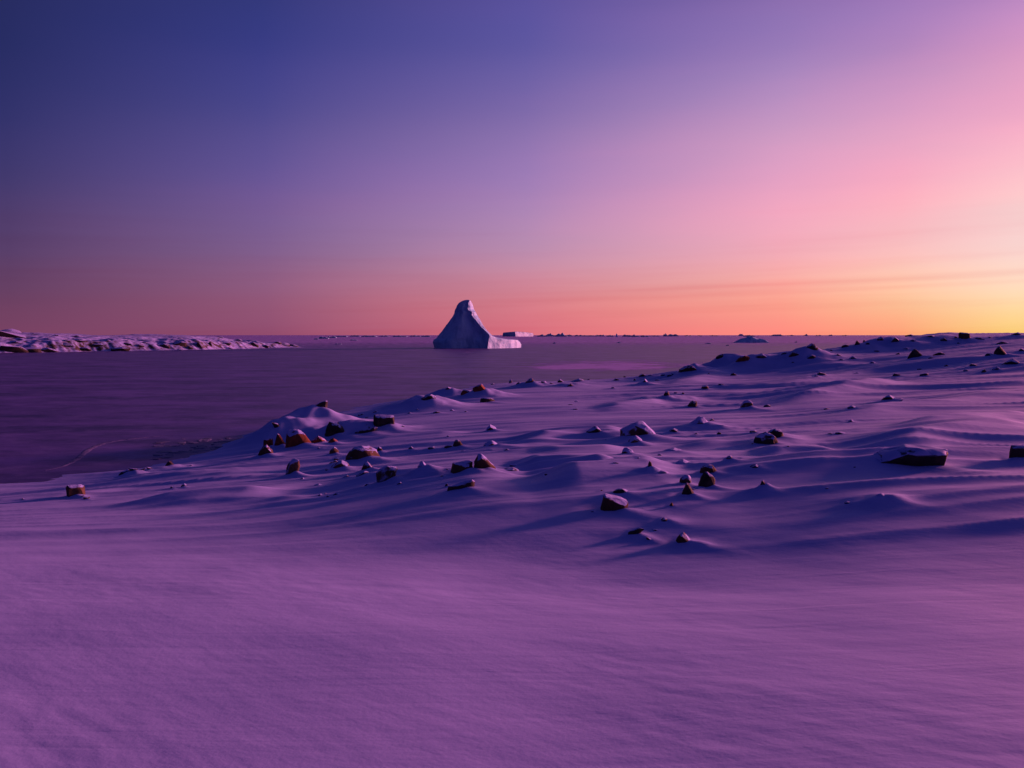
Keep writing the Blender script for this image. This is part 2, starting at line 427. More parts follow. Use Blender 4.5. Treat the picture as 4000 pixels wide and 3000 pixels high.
def _tps_fit(P, lam=0.02):
    S = 30.0
    X = P[:, :2] / S
    n = len(X)
    d2 = ((X[:, None] - X[None]) ** 2).sum(-1)
    K = 0.5 * d2 * np.log(d2 + 1e-12)
    K += lam * 0.02 * np.eye(n)
    A = np.zeros((n + 3, n + 3))
    A[:n, :n] = K; A[:n, n] = 1; A[:n, n + 1:] = X
    A[n, :n] = 1; A[n + 1:, :n] = X.T
    b = np.zeros(n + 3); b[:n] = P[:, 2]
    return X, np.linalg.solve(A, b), S
TPS = _tps_fit(CP)

def base_h(x, y):
    X, w, S = TPS
    xs, ys = np.asarray(x, float) / S, np.asarray(y, float) / S
    n = len(X)
    out = np.full(np.shape(xs), w[n]) + w[n + 1] * xs + w[n + 2] * ys
    for i in range(n):
        d2 = (xs - X[i, 0]) ** 2 + (ys - X[i, 1]) ** 2
        out += w[i] * 0.5 * d2 * np.log(d2 + 1e-12)
    far = sstep(205, 275, np.hypot(xs, ys) * S)
    return np.clip(out * (1 - far) + (-2.5) * far, -2.5, 9.0)

def hit_base(u, v):
    """where the sight line meets the smooth ground"""
    d = ray(u, v)
    ts = np.geomspace(1.5, 230, 900)
    hz = base_h(d[0] * ts, d[1] * ts)
    below = (CAM_H + d[2] * ts) <= hz
    k = int(np.argmax(below)) if below.any() else len(ts) - 1
    a, b = ts[max(k - 1, 0)], ts[k]
    for _ in range(18):
        mth = 0.5 * (a + b)
        if CAM_H + d[2] * mth <= base_h(np.array([d[0] * mth]), np.array([d[1] * mth]))[0]: b = mth
        else: a = mth
    return np.array((d[0] * b, d[1] * b, CAM_H + d[2] * b))

# ------------------------------------------------------------------ rocks: what lies where (photo pixels of the foot, width, height)
# (u, v_foot, width, height, form, material, mound, label)
D_, B_, E_, F_ = 'dark', 'brown', 'red', 'frost'
BIG = [
 (3586, 1840, 278, 80, 'flatslab', D_, .25, 'broad flat-topped dark boulder, largest rock, right of the middle'),
 (2502, 1713, 149, 66, 'wedge', F_, .25, 'large pale snow-crusted angular boulder in the middle of the slope'),
 (2483, 1736, 62, 34, 'lump', F_, .5, 'small crusted stone directly before the large pale angular boulder'),
 (2328, 1700, 75, 32, 'wedge', D_, .45, 'dark wedge rock just left of the large pale angular boulder'),
 (3000, 1738, 92, 46, 'round', D_, .15, 'rounded dark boulder carrying a smaller one on its right shoulder'),
 (3034, 1712, 62, 34, 'round', D_, .0, 'smaller dark boulder perched on the shoulder of a rounded one'),
 (1410, 1806, 133, 58, 'round', B_, .4, 'big rounded brown boulder below the rusty shore rocks'),
 (1510, 1892, 91, 66, 'lean', F_, .25, 'grey tilted boulder with a snow apron at its right foot'),
 (1802, 1848, 93, 44, 'block', B_, .2, 'square brown block half under snow, touching a leaning boulder'),
 (1890, 1843, 88, 66, 'lean_r', B_, .15, 'rounded brown boulder leaning right beside a square block'),
 (1139, 1864, 66, 68, 'arch', F_, .3, 'upright hooked grey rock standing alone left of the brown boulder'),
 (1326, 1840, 74, 32, 'lump', B_, .4, 'low brown rock in front of the big rounded brown boulder, left one'),
 (1436, 1842, 56, 36, 'peak', B_, .4, 'small pointed brown rock at the right foot of the big brown boulder'),
 (1089, 1754, 56, 64, 'shark', E_, .2, 'thin rust-red fin of rock pointing up at the shore'),
 (1160, 1756, 116, 74, 'redmass', E_, .25, 'largest rust-red outcrop at the shore, partly snow covered'),
 (1046, 1756, 36, 42, 'block', E_, .25, 'narrow rust-red slab left of the pointed fin'),
 (1028, 1786, 70, 46, 'lump', B_, .3, 'low dark rock at the left end of the rusty shore group'),
 (1243, 1744, 80, 36, 'wedge', E_, .4, 'low rusty ridge of rock right of the largest red outcrop'),
 (1296, 1740, 50, 30, 'lump', E_, .3, 'small rusty stone at the right end of the shore group'),
 (1300, 1702, 84, 54, 'cave', D_, .0, 'black hollow outcrop under a snow dome near the shore'),
 (1496, 1672, 84, 44, 'block', D_, .1, 'thick dark end of a long slab sunk in the shore snow'),
 (1425, 1697, 90, 26, 'thin', D_, .1, 'thin black slab edge running left from a thick dark block'),
 (2407, 2001, 122, 63, 'tri', B_, .12, 'brown three-sided boulder with a snow spot, nearest large rock'),
 (2428, 1938, 76, 24, 'lump', D_, .6, 'low dark stone behind the brown three-sided boulder'),
 (2767, 1912, 74, 64, 'stack', D_, .2, 'black overhanging boulder under a brown one in the right cluster'),
 (2772, 1853, 64, 34, 'round', B_, .25, 'brown rounded boulder topping the right cluster'),
 (2680, 1898, 50, 40, 'round', F_, .35, 'snow-plastered round stone left of the black overhanging boulder'),
 (2693, 1944, 60, 54, 'shark', D_, .15, 'dark forked pointed rock in front of the right cluster'),
 (2678, 2135, 80, 48, 'peak', B_, .4, 'nearest pointed rock, dark left face and long snow tail'),
 (2486, 2101, 66, 34, 'curved', D_, .45, 'dark curved rock lying left of the nearest pointed rock'),
 (2538, 2122, 32, 16, 'curved', D_, .4, 'small dark sliver below the dark curved rock'),
 (286, 1943, 66, 44, 'block', B_, .12, 'lone square brown block on the left foreground snow'),
 (1800, 1920, 112, 40, 'thin', D_, .3, 'low broken dark ledge in the blue hollow below the square block'),
 (2985, 1916, 36, 44, 'peak', D_, .75, 'dark-tipped snow peak right of the right cluster'),
 (3990, 1802, 70, 60, 'block', D_, .4, 'dark boulder cut off by the right picture edge'),
 (3588, 1402, 64, 38, 'peak', D_, .25, 'dark triangular rock below the ridge'),
 (3920, 1397, 58, 40, 'peak', D_, .25, 'dark pointed rock near the right edge below the ridge'),
 (3774, 1334, 38, 30, 'block', B_, .2, 'brown square block on the skyline ridge'),
 (3962, 1430, 62, 26, 'lump', D_, .3, 'dark lumpy rock near the right edge, below the pointed one'),
 (2745, 1673, 90, 42, 'wedge', F_, .6, 'snow-plastered rocky hump right of the large pale boulder'),
 (1655, 1848, 60, 44, 'peak', F_, .85, 'snow cone with a dark rock tip left of the square block'),
 (1248, 1606, 62, 36, 'thin', D_, .3, 'dark jagged rim on the crest of the tallest shore mound'),
 (1076, 1685, 34, 32, 'curved', D_, .3, 'dark slit of rock in the rounded snow dome by the ice'),
 (1677, 1573, 74, 34, 'wedge', D_, .5, 'dark broken crest on the long shore mound'),
 (1876, 1538, 60, 32, 'wedge', E_, .35, 'reddish tilted rock on the shore, left of the flat point'),
 (1817, 1547, 34, 22, 'round', E_, .35, 'small reddish stone left of the tilted reddish rock'),
 (2704, 1462, 92, 36, 'wedge', B_, .5, 'brown jagged outcrop at the foot of the ridge'),
 (2910, 1422, 64, 32, 'lump', E_, .3, 'reddish jagged outcrop on the crest above the bay'),
 (2982, 1418, 58, 26, 'wedge', F_, .4, 'snowy outcrop right of the reddish jagged one on the crest'),
 (2823, 1407, 44, 18, 'wedge', D_, .5, 'dark cap on the snowy knoll above the bay'),
 (3180, 1381, 60, 30, 'wedge', D_, .35, 'dark rounded hump of rock on the ridge line, middle'),
 (3171, 1410, 54, 20, 'lump', D_, .3, 'dark flat rock just below the rounded hump on the ridge'),
 (1927, 1758, 90, 34, 'peak', F_, .8, 'low snow mound with rock tip above the leaning boulder'),
 (1790, 1751, 42, 30, 'peak', D_, .2, 'dark pointed stone upslope of the square block'),
 (1920, 1686, 42, 24, 'lump', F_, .3, 'lone stone at the end of a long shadow in mid slope'),
 (2452, 1778, 50, 28, 'round', F_, .4, 'grey stone below the large pale boulder'),
 (2922, 1599, 46, 34, 'round', F_, .4, 'grey crusted stone upslope of the double boulder'),
 (2710, 1594, 38, 24, 'round', D_, .15, 'single dark round stone on the upper middle slope'),
 (2603, 1556, 34, 26, 'peak', D_, .55, 'dark-edged stone with a snow ramp on its left'),
 (2516, 1506, 38, 26, 'peak', F_, .7, 'snow-covered cone near the flat point'),
 (3477, 1567, 54, 24, 'lump', F_, .4, 'snow-dusted stone with long shadow on the right slope'),
 (2848, 1806, 38, 28, 'lump', F_, .6, 'small crusted stone above the brown boulder of the right cluster'),
 (2668, 1827, 94, 27, 'lump', F_, .7, 'wide low snowy hump above the right cluster'),
 (2540, 1840, 24, 36, 'lump', D_, .75, 'small dark knob left of the right cluster'),
 (2631, 1773, 88, 21, 'lump', F_, .8, 'smooth dark-sided hump below the large pale boulder'),
 (2952, 1838, 46, 18, 'lump', D_, .6, 'small dark stone left of the broad flat-topped boulder'),
 (2604, 2048, 56, 24, 'peak', D_, .7, 'small snow peak with dark left side above the nearest rocks'),
 (3460, 1966, 82, 36, 'peak', F_, .9, 'smooth snow peak right of the middle foreground'),
]
SMALL = {
 'ridge': ('dark stone among the scatter along the right-hand ridge', 'stones along the ridge', [
   (3106, 1403, 48, 26), (3305, 1358, 32, 16), (3353, 1358, 28, 28), (3378, 1334, 14, 12), (3443, 1343, 30, 26), (3500, 1341, 40, 28), (3568, 1344, 40, 18),
   (3543, 1371, 32, 12), (3690, 1343, 42, 26), (3677, 1390, 54, 18), (3830, 1334, 58, 18), (3972, 1312, 54, 20), (3996, 1375, 30, 20), (3927, 1343, 54, 12),
   (3334, 1406, 34, 18), (3280, 1395, 32, 12), (3285, 1411, 28, 9), (3411, 1421, 28, 15), (3867, 1394, 30, 16), (3066, 1391, 24, 10), (3425, 1376, 34, 9),
   (3640, 1322, 44, 12), (3560, 1312, 40, 10), (3735, 1322, 14, 10), (3870, 1322, 16, 8), (3750, 1346, 26, 10), (3510, 1385, 18, 8), (3390, 1350, 26, 12), (3250, 1372, 16, 8)]),
 'right': ('small dark stone sticking out of the streaked right slope', 'small stones on the right slope', [
   (3615, 1470, 38, 15), (3506, 1472, 30, 11), (3209, 1467, 38, 15), (3846, 1460, 22, 16), (3895, 1448, 26, 16), (3806, 1432, 26, 12), (3776, 1452, 18, 8),
   (3334, 1597, 34, 14), (3326, 1652, 22, 13), (3290, 1698, 44, 13), (3247, 1697, 20, 6), (2868, 1470, 28, 15), (2757, 1524, 26, 15), (2818, 1508, 20, 8),
   (3318, 1972, 30, 12), (3234, 1600, 26, 7), (3040, 1915, 14, 7), (3228, 1918, 18, 7), (2912, 1590, 20, 8), (3003, 1590, 30, 12), (2785, 1645, 26, 12),
   (3597, 1445, 20, 6), (3190, 1472, 18, 6), (2945, 1690, 28, 10), (2632, 1694, 36, 16), (2810, 1695, 16, 8), (2720, 1697, 12, 6), (2670, 1540, 12, 7),
   (2640, 1540, 16, 8), (3350, 1460, 20, 6), (3100, 1420, 20, 8), (3700, 1430, 16, 7), (3640, 1400, 16, 8)]),
 'middle': ('small dark stone peeping from snow in the middle slope', 'small stones in the middle slope', [
   (1480, 1770, 30, 22), (1605, 1756, 24, 14), (1685, 1758, 30, 11), (1752, 1753, 34, 12), (1302, 1779, 40, 32), (1278, 1847, 24, 15), (1415, 1858, 54, 17), (1350, 1867, 30, 10),
   (1996, 1840, 60, 10), (2014, 1822, 50, 7), (1728, 1866, 26, 9), (1600, 1877, 28, 8), (1240, 1898, 26, 6), (1744, 1904, 14, 16), (1985, 1856, 24, 6), (2135, 1858, 20, 5),
   (2623, 1979, 20, 16), (2350, 1920, 12, 8), (2560, 2080, 24, 8), (2495, 1795, 16, 8), (2410, 1812, 24, 6), (2580, 1782, 24, 10), (2590, 1850, 50, 12), (2745, 1820, 18, 10),
   (1410, 1626, 28, 10), (1432, 1633, 14, 5), (1468, 1615, 22, 9), (1598, 1618, 20, 8), (1706, 1616, 34, 11), (1766, 1606, 18, 6), (1630, 1602, 16, 5), (1820, 1612, 12, 5),
   (2255, 1570, 22, 5), (2230, 1582, 24, 4), (2250, 1600, 20, 4), (1750, 1708, 10, 5), (1810, 1766, 26, 8), (1915, 1762, 20, 7), (1980, 1760, 18, 5), (1510, 1796, 20, 6), (1565, 1795, 16, 5)]),
 'point': ('small dark stone in the row along the flat point by the ice', 'stones along the flat point', [
   (1995, 1497, 14, 20), (2072, 1502, 40, 28), (2028, 1502, 20, 10), (2124, 1499, 22, 12), (2190, 1495, 26, 15), (2230, 1511, 26, 14), (2258, 1494, 54, 16), (2345, 1473, 12, 6),
   (2410, 1489, 26, 13), (2479, 1489, 10, 10), (2512, 1473, 32, 12), (2155, 1502, 22, 7), (2395, 1520, 16, 7), (2570, 1488, 26, 6), (2545, 1472, 26, 8), (2595, 1468, 30, 8),
   (2625, 1470, 30, 8), (1903, 1573, 66, 24), (1754, 1528, 40, 16), (1925, 1503, 16, 6), (2440, 1474, 10, 6), (2300, 1484, 12, 6)]),
 'leftshore': ('thin tilted slab in the row along the left shore', 'tilted slabs on the left shore', [
   (482, 1856, 46, 24), (520, 1848, 40, 24), (548, 1844, 30, 16), (578, 1836, 34, 14)]),
 'left': ('small dark stone on the left foreground snow', 'small stones on the left foreground', [
   (671, 1910, 20, 12), (715, 1902, 22, 15), (661, 1822, 32, 22), (90, 1952, 12, 6), (745, 1822, 14, 4)]),
 'cluster': ('tiny dark stone in the tight group of four on blue snow', 'four tiny stones together', [
   (1248, 1940, 22, 10), (1272, 1932, 12, 7), (1281, 1941, 16, 8), (1315, 1935, 26, 10)]),
}
ANCHORS = {
 'broad flat-topped': 'the broad flat-topped boulder', 'large pale snow': 'the large pale angular boulder', 'rounded dark boulder carrying': 'the double dark boulder',
 'big rounded brown': 'the big rounded brown boulder', 'grey tilted': 'the grey tilted boulder', 'square brown block half': 'the square brown block', 'upright hooked': 'the upright hooked rock',
 'largest rust-red': 'the largest rust-red outcrop', 'brown three-sided': 'the brown three-sided boulder', 'black overhanging': 'the black overhanging boulder', 'nearest pointed rock, dark': 'the nearest pointed rock',
 'lone square brown': 'the lone left foreground block', 'dark-tipped snow peak': 'the dark-tipped snow peak', 'dark triangular rock': 'the dark triangular ridge rock', 'dark pointed rock near': 'the pointed rock near the right edge',
 'brown square block on': 'the brown block on the skyline', 'thick dark end': 'the thick dark shore slab', 'dark broken crest': 'the dark-crested shore mound', 'reddish tilted rock': 'the reddish tilted shore rock',
 'brown jagged': 'the brown jagged outcrop', 'reddish jagged': 'the reddish jagged outcrop', 'dark rounded hump': 'the dark hump on the ridge line', 'lone stone at': 'the lone mid-slope stone', 'single dark round': 'the single dark round stone',
 'dark-edged stone': 'the stone with the snow ramp', 'snow-covered cone': 'the snow-covered cone by the flat point', 'snow-dusted stone': 'the snow-dusted stone with the long shadow', 'smooth snow peak': 'the smooth foreground snow peak',
 'grey crusted stone upslope': 'the grey crusted stone upslope'}
def small_labels():
    """each small stone is told apart by the larger rock it lies beside"""
    anc = []
    for b in BIG:
        for k, nm in ANCHORS.items():
            if b[7].startswith(k): anc.append((b[0], b[1], nm))
    bins = {}
    for key, (lab, grp, lst) in SMALL.items():
        if key == 'cluster': continue
        for n, (u, v, w, h) in enumerate(lst):
            d, au, av, nm = min((math.hypot(u - a[0], 2.2 * (v - a[1])), a[0], a[1], a[2]) for a in anc)
            if abs(u - au) > 2.2 * abs(v - av): side = 'left of' if u < au else 'right of'
            else: side = 'above' if v < av else 'below'
            bins.setdefault((side, nm), []).append((d, key, n, w))
    out = {}
    ords = ['nearest', 'second nearest', 'third nearest', 'fourth nearest', 'fifth nearest', 'sixth nearest', 'seventh nearest', 'eighth nearest', 'ninth nearest', 'tenth nearest']
    for (side, nm), lst in bins.items():
        lst.sort()
        for i, (d, key, n, w) in enumerate(lst):
            kind = 'tilted slab' if key == 'leftshore' else ('wide low stone' if w >= 44 else ('tiny dark stone' if w < 18 else 'small dark stone'))
            rank = '' if len(lst) == 1 else ', ' + ords[min(i, 9)] + ' to it'
            out[(key, n)] = f'{kind} {side} {nm}{rank}'
    return out
SMALL_LABELS = small_labels()

ROCKS = []
rnd = random.Random(3)
for (u, v, w, h, form, mat, md, lab) in BIG:
    ROCKS.append(dict(u=u, v=v, w=w, h=h, form=form, mat=mat, mound=md, label=lab, group=None, big=True))
fr = random.Random(77)
for b in BIG:
    nm = next((v_ for k_, v_ in ANCHORS.items() if b[7].startswith(k_)), None)
    if nm and b[2] >= 50 and b[1] > 1450:
        for _ in range(fr.randint(2, 4)):
            w_ = fr.uniform(9, 20) * (1.3 if b[1] > 1800 else 1)
            ROCKS.append(dict(u=b[0] + fr.choice((-1, 1)) * b[2] * fr.uniform(.5, .95), v=b[1] + fr.uniform(-6, 10), w=w_, h=w_ * fr.uniform(.35, .6), form=fr.choice(['lump', 'wedge', 'tilted']),
                              mat=b[5], mound=fr.uniform(.1, .4), label='rock fragment in the snow at the foot of ' + nm, group='fragments beside ' + nm, big=False))
for key, (lab, grp, lst) in SMALL.items():
    for n_, (u, v, w, h) in enumerate(lst):
        form = 'tilted' if key == 'leftshore' else rnd.choice(['lump', 'wedge', 'round', 'peak', 'lump'])
        mat = rnd.choice([D_, D_, D_, F_, B_])
        ROCKS.append(dict(u=u, v=v, w=w, h=h, form=form, mat=mat, mound=rnd.uniform(.15, .5), label=SMALL_LABELS.get((key, n_), lab), group=grp, big=False))
# ------------------------------------------------------------------ snow ground: drifts
E_DIR = np.array((math.cos(R(20)), math.sin(R(20))))     # the drifts lie along this line
WIND = np.array((0.80, -0.60))                           # snow tails trail this way

# drift crests traced on the ground: points, height, width of the steep near side, width of the far side
SCARPS = [
 ([(2300, 1880), (2800, 1868), (3350, 1860), (3900, 1852), (5200, 1830)], 0.42, 1.0, 1.0),
 ([(2900, 1985), (3300, 1966), (3700, 1960), (5000, 1930)], 0.16, 0.8, 0.9),
 ([(2050, 1872), (2300, 1870), (2500, 1862), (2640, 1842)], 0.26, 1.1, 0.8),
 ([(1250, 1893), (1500, 1884), (1750, 1868), (2100, 1866)], 0.20, 1.6, 1.3),
 ([(1960, 1828), (2200, 1824), (2480, 1828)], 0.22, 0.8, 0.9),
 ([(1960, 1746), (2120, 1716), (2300, 1708), (2560, 1712)], 0.34, 1.2, 1.2),
 ([(2050, 1768), (2300, 1766), (2460, 1756)], 0.14, 0.7, 0.8),
 ([(3000, 1592), (3150, 1558), (3330, 1520), (3560, 1492)], 0.55, 2.0, 1.6),
 ([(3380, 1712), (3600, 1690), (3850, 1652), (4080, 1620)], 0.34, 1.1, 1.0),
 ([(3300, 1778), (3500, 1745), (3800, 1705), (4080, 1668)], 0.40, 1.3, 1.3),
 ([(2950, 1778), (3150, 1770), (3400, 1782)], 0.18, 0.7, 0.9),
 ([(3000, 1668), (3300, 1632), (3700, 1580), (4080, 1530)], 0.30, 1.6, 1.4),
 ([(2560, 1520), (2800, 1470), (3100, 1430), (3300, 1412)], 0.55, 2.6, 2.2),
 ([(3000, 1520), (3300, 1470), (3700, 1418), (4050, 1390)], 0.40, 2.4, 2.0),
 ([(2900, 1470), (3200, 1440), (3500, 1420)], 0.30, 2.0, 2.0),
 ([(-300, 1985), (0, 1962), (270, 1930), (500, 1915)], 0.07, 0.7, 0.8),
 ([(430, 1880), (800, 1862), (1150, 1842)], 0.14, 1.2, 1.2),
 ([(450, 1968), (800, 1944), (1150, 1925)], 0.16, 0.8, 0.8),
 ([(500, 1985), (800, 1966), (1300, 1948)], 0.10, 0.6, 0.6),
 ([(2760, 1735), (3200, 1720), (3500, 1690)], 0.16, 0.9, 1.0),
 ([(1360, 1738), (1600, 1710), (1850, 1688)], 0.16, 0.9, 0.7),
 ([(2640, 1760), (2900, 1735), (3200, 1730)], 0.15, 0.9, 0.8),
 ([(2300, 1600), (2500, 1578), (2600, 1558)], 0.25, 1.3, 1.1),
]
# snow-covered humps: (u, v of foot, width px, height px)
HUMPS = [
 (1215, 1690, 300, 120), (1090, 1720, 200, 80), (1010, 1705, 150, 40), (1320, 1705, 180, 60), (1470, 1690, 190, 52),
 (1640, 1600, 240, 66), (1760, 1548, 160, 40), (1890, 1552, 140, 44), (1560, 1580, 120, 14),
 (2710, 1470, 130, 50), (2820, 1436, 150, 52), (2930, 1436, 150, 44), (3150, 1412, 160, 60), (3420, 1380, 260, 60), (3620, 1340, 330, 40), (2085, 1512, 130, 30), (2230, 1512, 120, 22),
 (3990, 1806, 260, 90), (2630, 1560, 150, 26), (600, 1846, 120, 26), (520, 1862, 120, 20), (690, 1830, 100, 22),
]
for hp in range(len(HUMPS)):
    u, v, w, h = HUMPS[hp]
    p = hit_base(u, v)
    HUMPS[hp] = (p[0], p[1], w * p[1] / FPX * 0.42, h * p[1] / FPX)
SC_W = []
for pts, A, wf, wb in SCARPS:
    SC_W.append((np.array([hit_base(u, v)[:2] for u, v in pts]), A, wf, wb))

def polyline_dist(x, y, P):
    """signed distance from a smooth crest line (positive beyond it), and 0..1 position along it"""
    x0, x1 = P[:, 0].min(), P[:, 0].max()
    t = np.clip((x - x0) / (x1 - x0), 0, 1)
    co = np.polyfit((P[:, 0] - x0) / (x1 - x0), P[:, 1], min(2, len(P) - 1))
    sl = np.polyval(np.polyder(co), t) / (x1 - x0)
    return (y - np.polyval(co, t)) / np.sqrt(1 + sl * sl), t

def ground_pre(x, y):
    """snow surface before it banks up round the rocks"""
    shp = np.shape(x)
    x = np.ravel(np.asarray(x, float)); y = np.ravel(np.asarray(y, float))
    h = base_h(x, y)
    dist = np.hypot(x, y)
    # long drifts lying across the view
    a = x
    c = y - 0.04 * x
    mid = sstep(8, 15, dist) * (1 - 0.3 * sstep(70, 130, dist))
    far = sstep(22, 55, dist)
    rgt = sstep(-8, 12, x - 0.1 * y)
    lo = fbm(a / 14, c / 6, 2, 21)
    h += mid * 0.05 * lo
    def drift(la, lc, seed, lean):
        q = c + 0.35 * lc * lo
        r = 1 - np.sqrt(perlin(a / la, q / lc, seed) ** 2 + 0.0002) * 1.6
        r = 1 - np.sqrt(perlin(a / la, (q + lean * lc * r) / lc, seed) ** 2 + 0.0002) * 1.6
        return r - 0.55
    patch = 0.35 + 0.65 * sstep(-0.35, 0.35, perlin(x / 11 + 5, y / 8 + 2, 27))
    h += mid * (0.072 + 0.045 * rgt) * drift(26, 3.2, 31, 0.28)
    h += mid * patch * (0.095 + 0.045 * rgt) * drift(18, 1.5, 37, 0.28) * (1 - 0.4 * far)
    h += mid * patch * (0.042 + 0.016 * rgt) * drift(10, 0.8, 43, 0.26) * (1 - 0.8 * far)
    h += far * (0.14 + 0.14 * rgt) * drift(40, 6.5, 41, 0.26)
    h += far * patch * (0.07 + 0.07 * rgt) * drift(24, 3.4, 47, 0.26)
    # a shallow trough between the near bank and the stony ground
    h -= 0.11 * np.exp(-((y - 8.0 + 0.06 * x) / 2.7) ** 2) * sstep(-7, 0, x) * (1 + 0.35 * perlin(x / 4.0, y / 3.0, 53))
    # gentle swells and fine wind ripples close by
    near = 1 - sstep(9, 18, dist)
    h += near * (0.030 * fbm(x / 3.2, y / 1.9, 2, 51) + 0.05 * perlin(x / 5.5 + 2.2, y / 4.0 + 0.7, 57))
    wa = x * 0.80 - y * 0.60; wc = x * 0.60 + y * 0.80
    patch = sstep(-0.15, 0.45, perlin(x / 2.3, y / 2.3, 61))
    rip = perlin(wa / 0.42, wc / 0.16, 63) + 0.5 * perlin(wa / 0.2, wc / 0.08, 64)
    h += (1 - sstep(6, 16, dist)) * (0.0008 + 0.0016 * patch) * rip
    h += 0.004 * perlin(wa / 1.1, wc / 0.45, 66) * (1 - sstep(20, 60, dist))
    # traced crests
    for P, A, wf, wb in SC_W:
        lo_b = P.min(0) - 8 * max(wf, wb); hi_b = P.max(0) + 8 * max(wf, wb)
        m = (x > lo_b[0]) & (x < hi_b[0]) & (y > lo_b[1]) & (y < hi_b[1])
        if not m.any(): continue
        xx, yy = x[m], y[m]
        wob = 0.30 * wf * perlin(xx / 4.2, yy / 2.6, 71)
        sd, par = polyline_dist(xx, yy, P)
        sd = sd + wob
        end = sstep(0, 0.32, par) * sstep(0, 0.28, 1 - par)
        ep = 0.05 * wf
        f = np.where(sd < 0, np.exp(-((np.sqrt(sd * sd + ep * ep) - ep) / wf) ** 1.25), np.exp(-((np.sqrt(sd * sd + ep * ep) - ep) / (wb * 1.6)) ** 1.5))
        h[m] += 1.15 * A * end * f
    # humps
    for (px, py, w, hh) in HUMPS:
        dx, dy = x - px, y - py
        m = (np.abs(dx) < 5 * w) & (np.abs(dy) < 5 * w)
        if not m.any(): continue
        q = (dx[m] / w) ** 2 + (dy[m] / (w * 0.8)) ** 2
        nz = 1 + 0.22 * fbm(x[m] / (w * 0.9), y[m] / (w * 0.9), 2, 81)
        h[m] += 0.72 * hh * np.exp(-(q * 0.42)) * nz
    return h.reshape(shp)

def place_rocks():
    """each rock stands where its sight line meets the drifted snow"""
    ts = np.geomspace(3, 200, 700)
    U = np.array([r['u'] for r in ROCKS], float); V = np.array([r['v'] for r in ROCKS], float)
    Dm = np.array([ray(u, v) for u, v in zip(U, V)])
    hz = ground_pre(Dm[:, 0:1] * ts, Dm[:, 1:2] * ts)
    below = (CAM_H + Dm[:, 2:3] * ts) <= hz
    for i, r in enumerate(ROCKS):
        k = int(np.argmax(below[i])) if below[i].any() else None
        if k is None or Dm[i, 1] * ts[k] > 172:
            # on the skyline: the ground point that comes closest to the sight line
            gap = (hz[i] - (CAM_H + Dm[i, 2] * ts)) / ts
            gap[ts < 30] = -9
            k = int(np.argmax(gap))
        t = ts[k]
        x, y = Dm[i, 0] * t, Dm[i, 1] * t
        r['p'] = np.array((x, y, hz[i, k]))
        sc = 0.85 if r['group'] == 'stones along the ridge' else 1.0
        r['W'] = sc * r['w'] * y / FPX; r['H'] = sc * r['h'] * y / FPX * (1.04 if r['big'] else 0.88)
place_rocks()

def ground_h(x, y):
    shp = np.shape(x)
    x = np.ravel(np.asarray(x, float)); y = np.ravel(np.asarray(y, float))
    h = ground_pre(x, y)
    # snow banked round the rocks, with a tail downwind and a scoop upwind
    for r in ROCKS:
        px, py, _ = r['p']; w = max(r['W'] * 0.5, 0.06); hh = r['H']
        reach = 10 * w
        m = (np.abs(x - px) < reach) & (np.abs(y - py) < reach)
        if not m.any(): continue
        dx, dy = x[m] - px, y[m] - py - 0.3 * w
        k = 1.9 if r['mound'] > .55 else 1.35
        q = (dx / (1.3 * k * w)) ** 2 + (dy / (k * w)) ** 2
        b = 0.7 * r['mound'] * hh * np.exp(-q)
        t = dx * WIND[0] + dy * WIND[1]; l = -dx * WIND[1] + dy * WIND[0]
        tail = np.where(t > 0, np.exp(-t / (2.6 * w)) * (1 - np.exp(-(t / (0.5 * w)) ** 2)), 0) * np.exp(-(l / (0.55 * w + 0.08 * np.abs(t))) ** 2)
        scoop = np.exp(-((t + 1.7 * w) / (0.6 * w)) ** 2) * np.exp(-(l / (1.3 * w)) ** 2)
        h[m] += b + 0.24 * hh * tail - 0.12 * hh * scoop
    return h.reshape(shp)

def build_ground():
    th_in = np.radians(np.linspace(-40, 44, 1000))
    th_out = np.radians(np.concatenate((np.linspace(44, 80, 70)[1:], np.linspace(80, 320, 90)[1:-1])))
    th = np.concatenate((th_in, th_out))
    r = np.concatenate(([0.02], np.geomspace(0.6, 2.6, 12), np.geomspace(2.62, 190, 760)[1:], np.geomspace(190, 300, 30)[1:]))
    T, RR = np.meshgrid(th, r)
    X, Y = RR * np.sin(T), RR * np.cos(T)
    Z = ground_h(X, Y)
    # a ragged ice foot where the bank runs into the sea ice
    me = grid_mesh('snow_ground', X[:, ::-1], Y[:, ::-1], Z[:, ::-1], wrap=True)
    o = link('snow_ground', me, M_SNOW)
    tag(o, kind='structure')
    return o
build_ground()

# ------------------------------------------------------------------ sea ice
def build_sea_ice():
    th = np.radians(np.linspace(0, 360, 181)[:-1])
    r = np.concatenate(([5.0], np.geomspace(30, 60000, 40)))
    T, RR = np.meshgrid(th, r)
    me = grid_mesh('sea_ice', RR * np.sin(-T), RR * np.cos(-T), np.zeros_like(T), wrap=True)
    tag(link('sea_ice', me, M_ICE), kind='structure')
build_sea_ice()

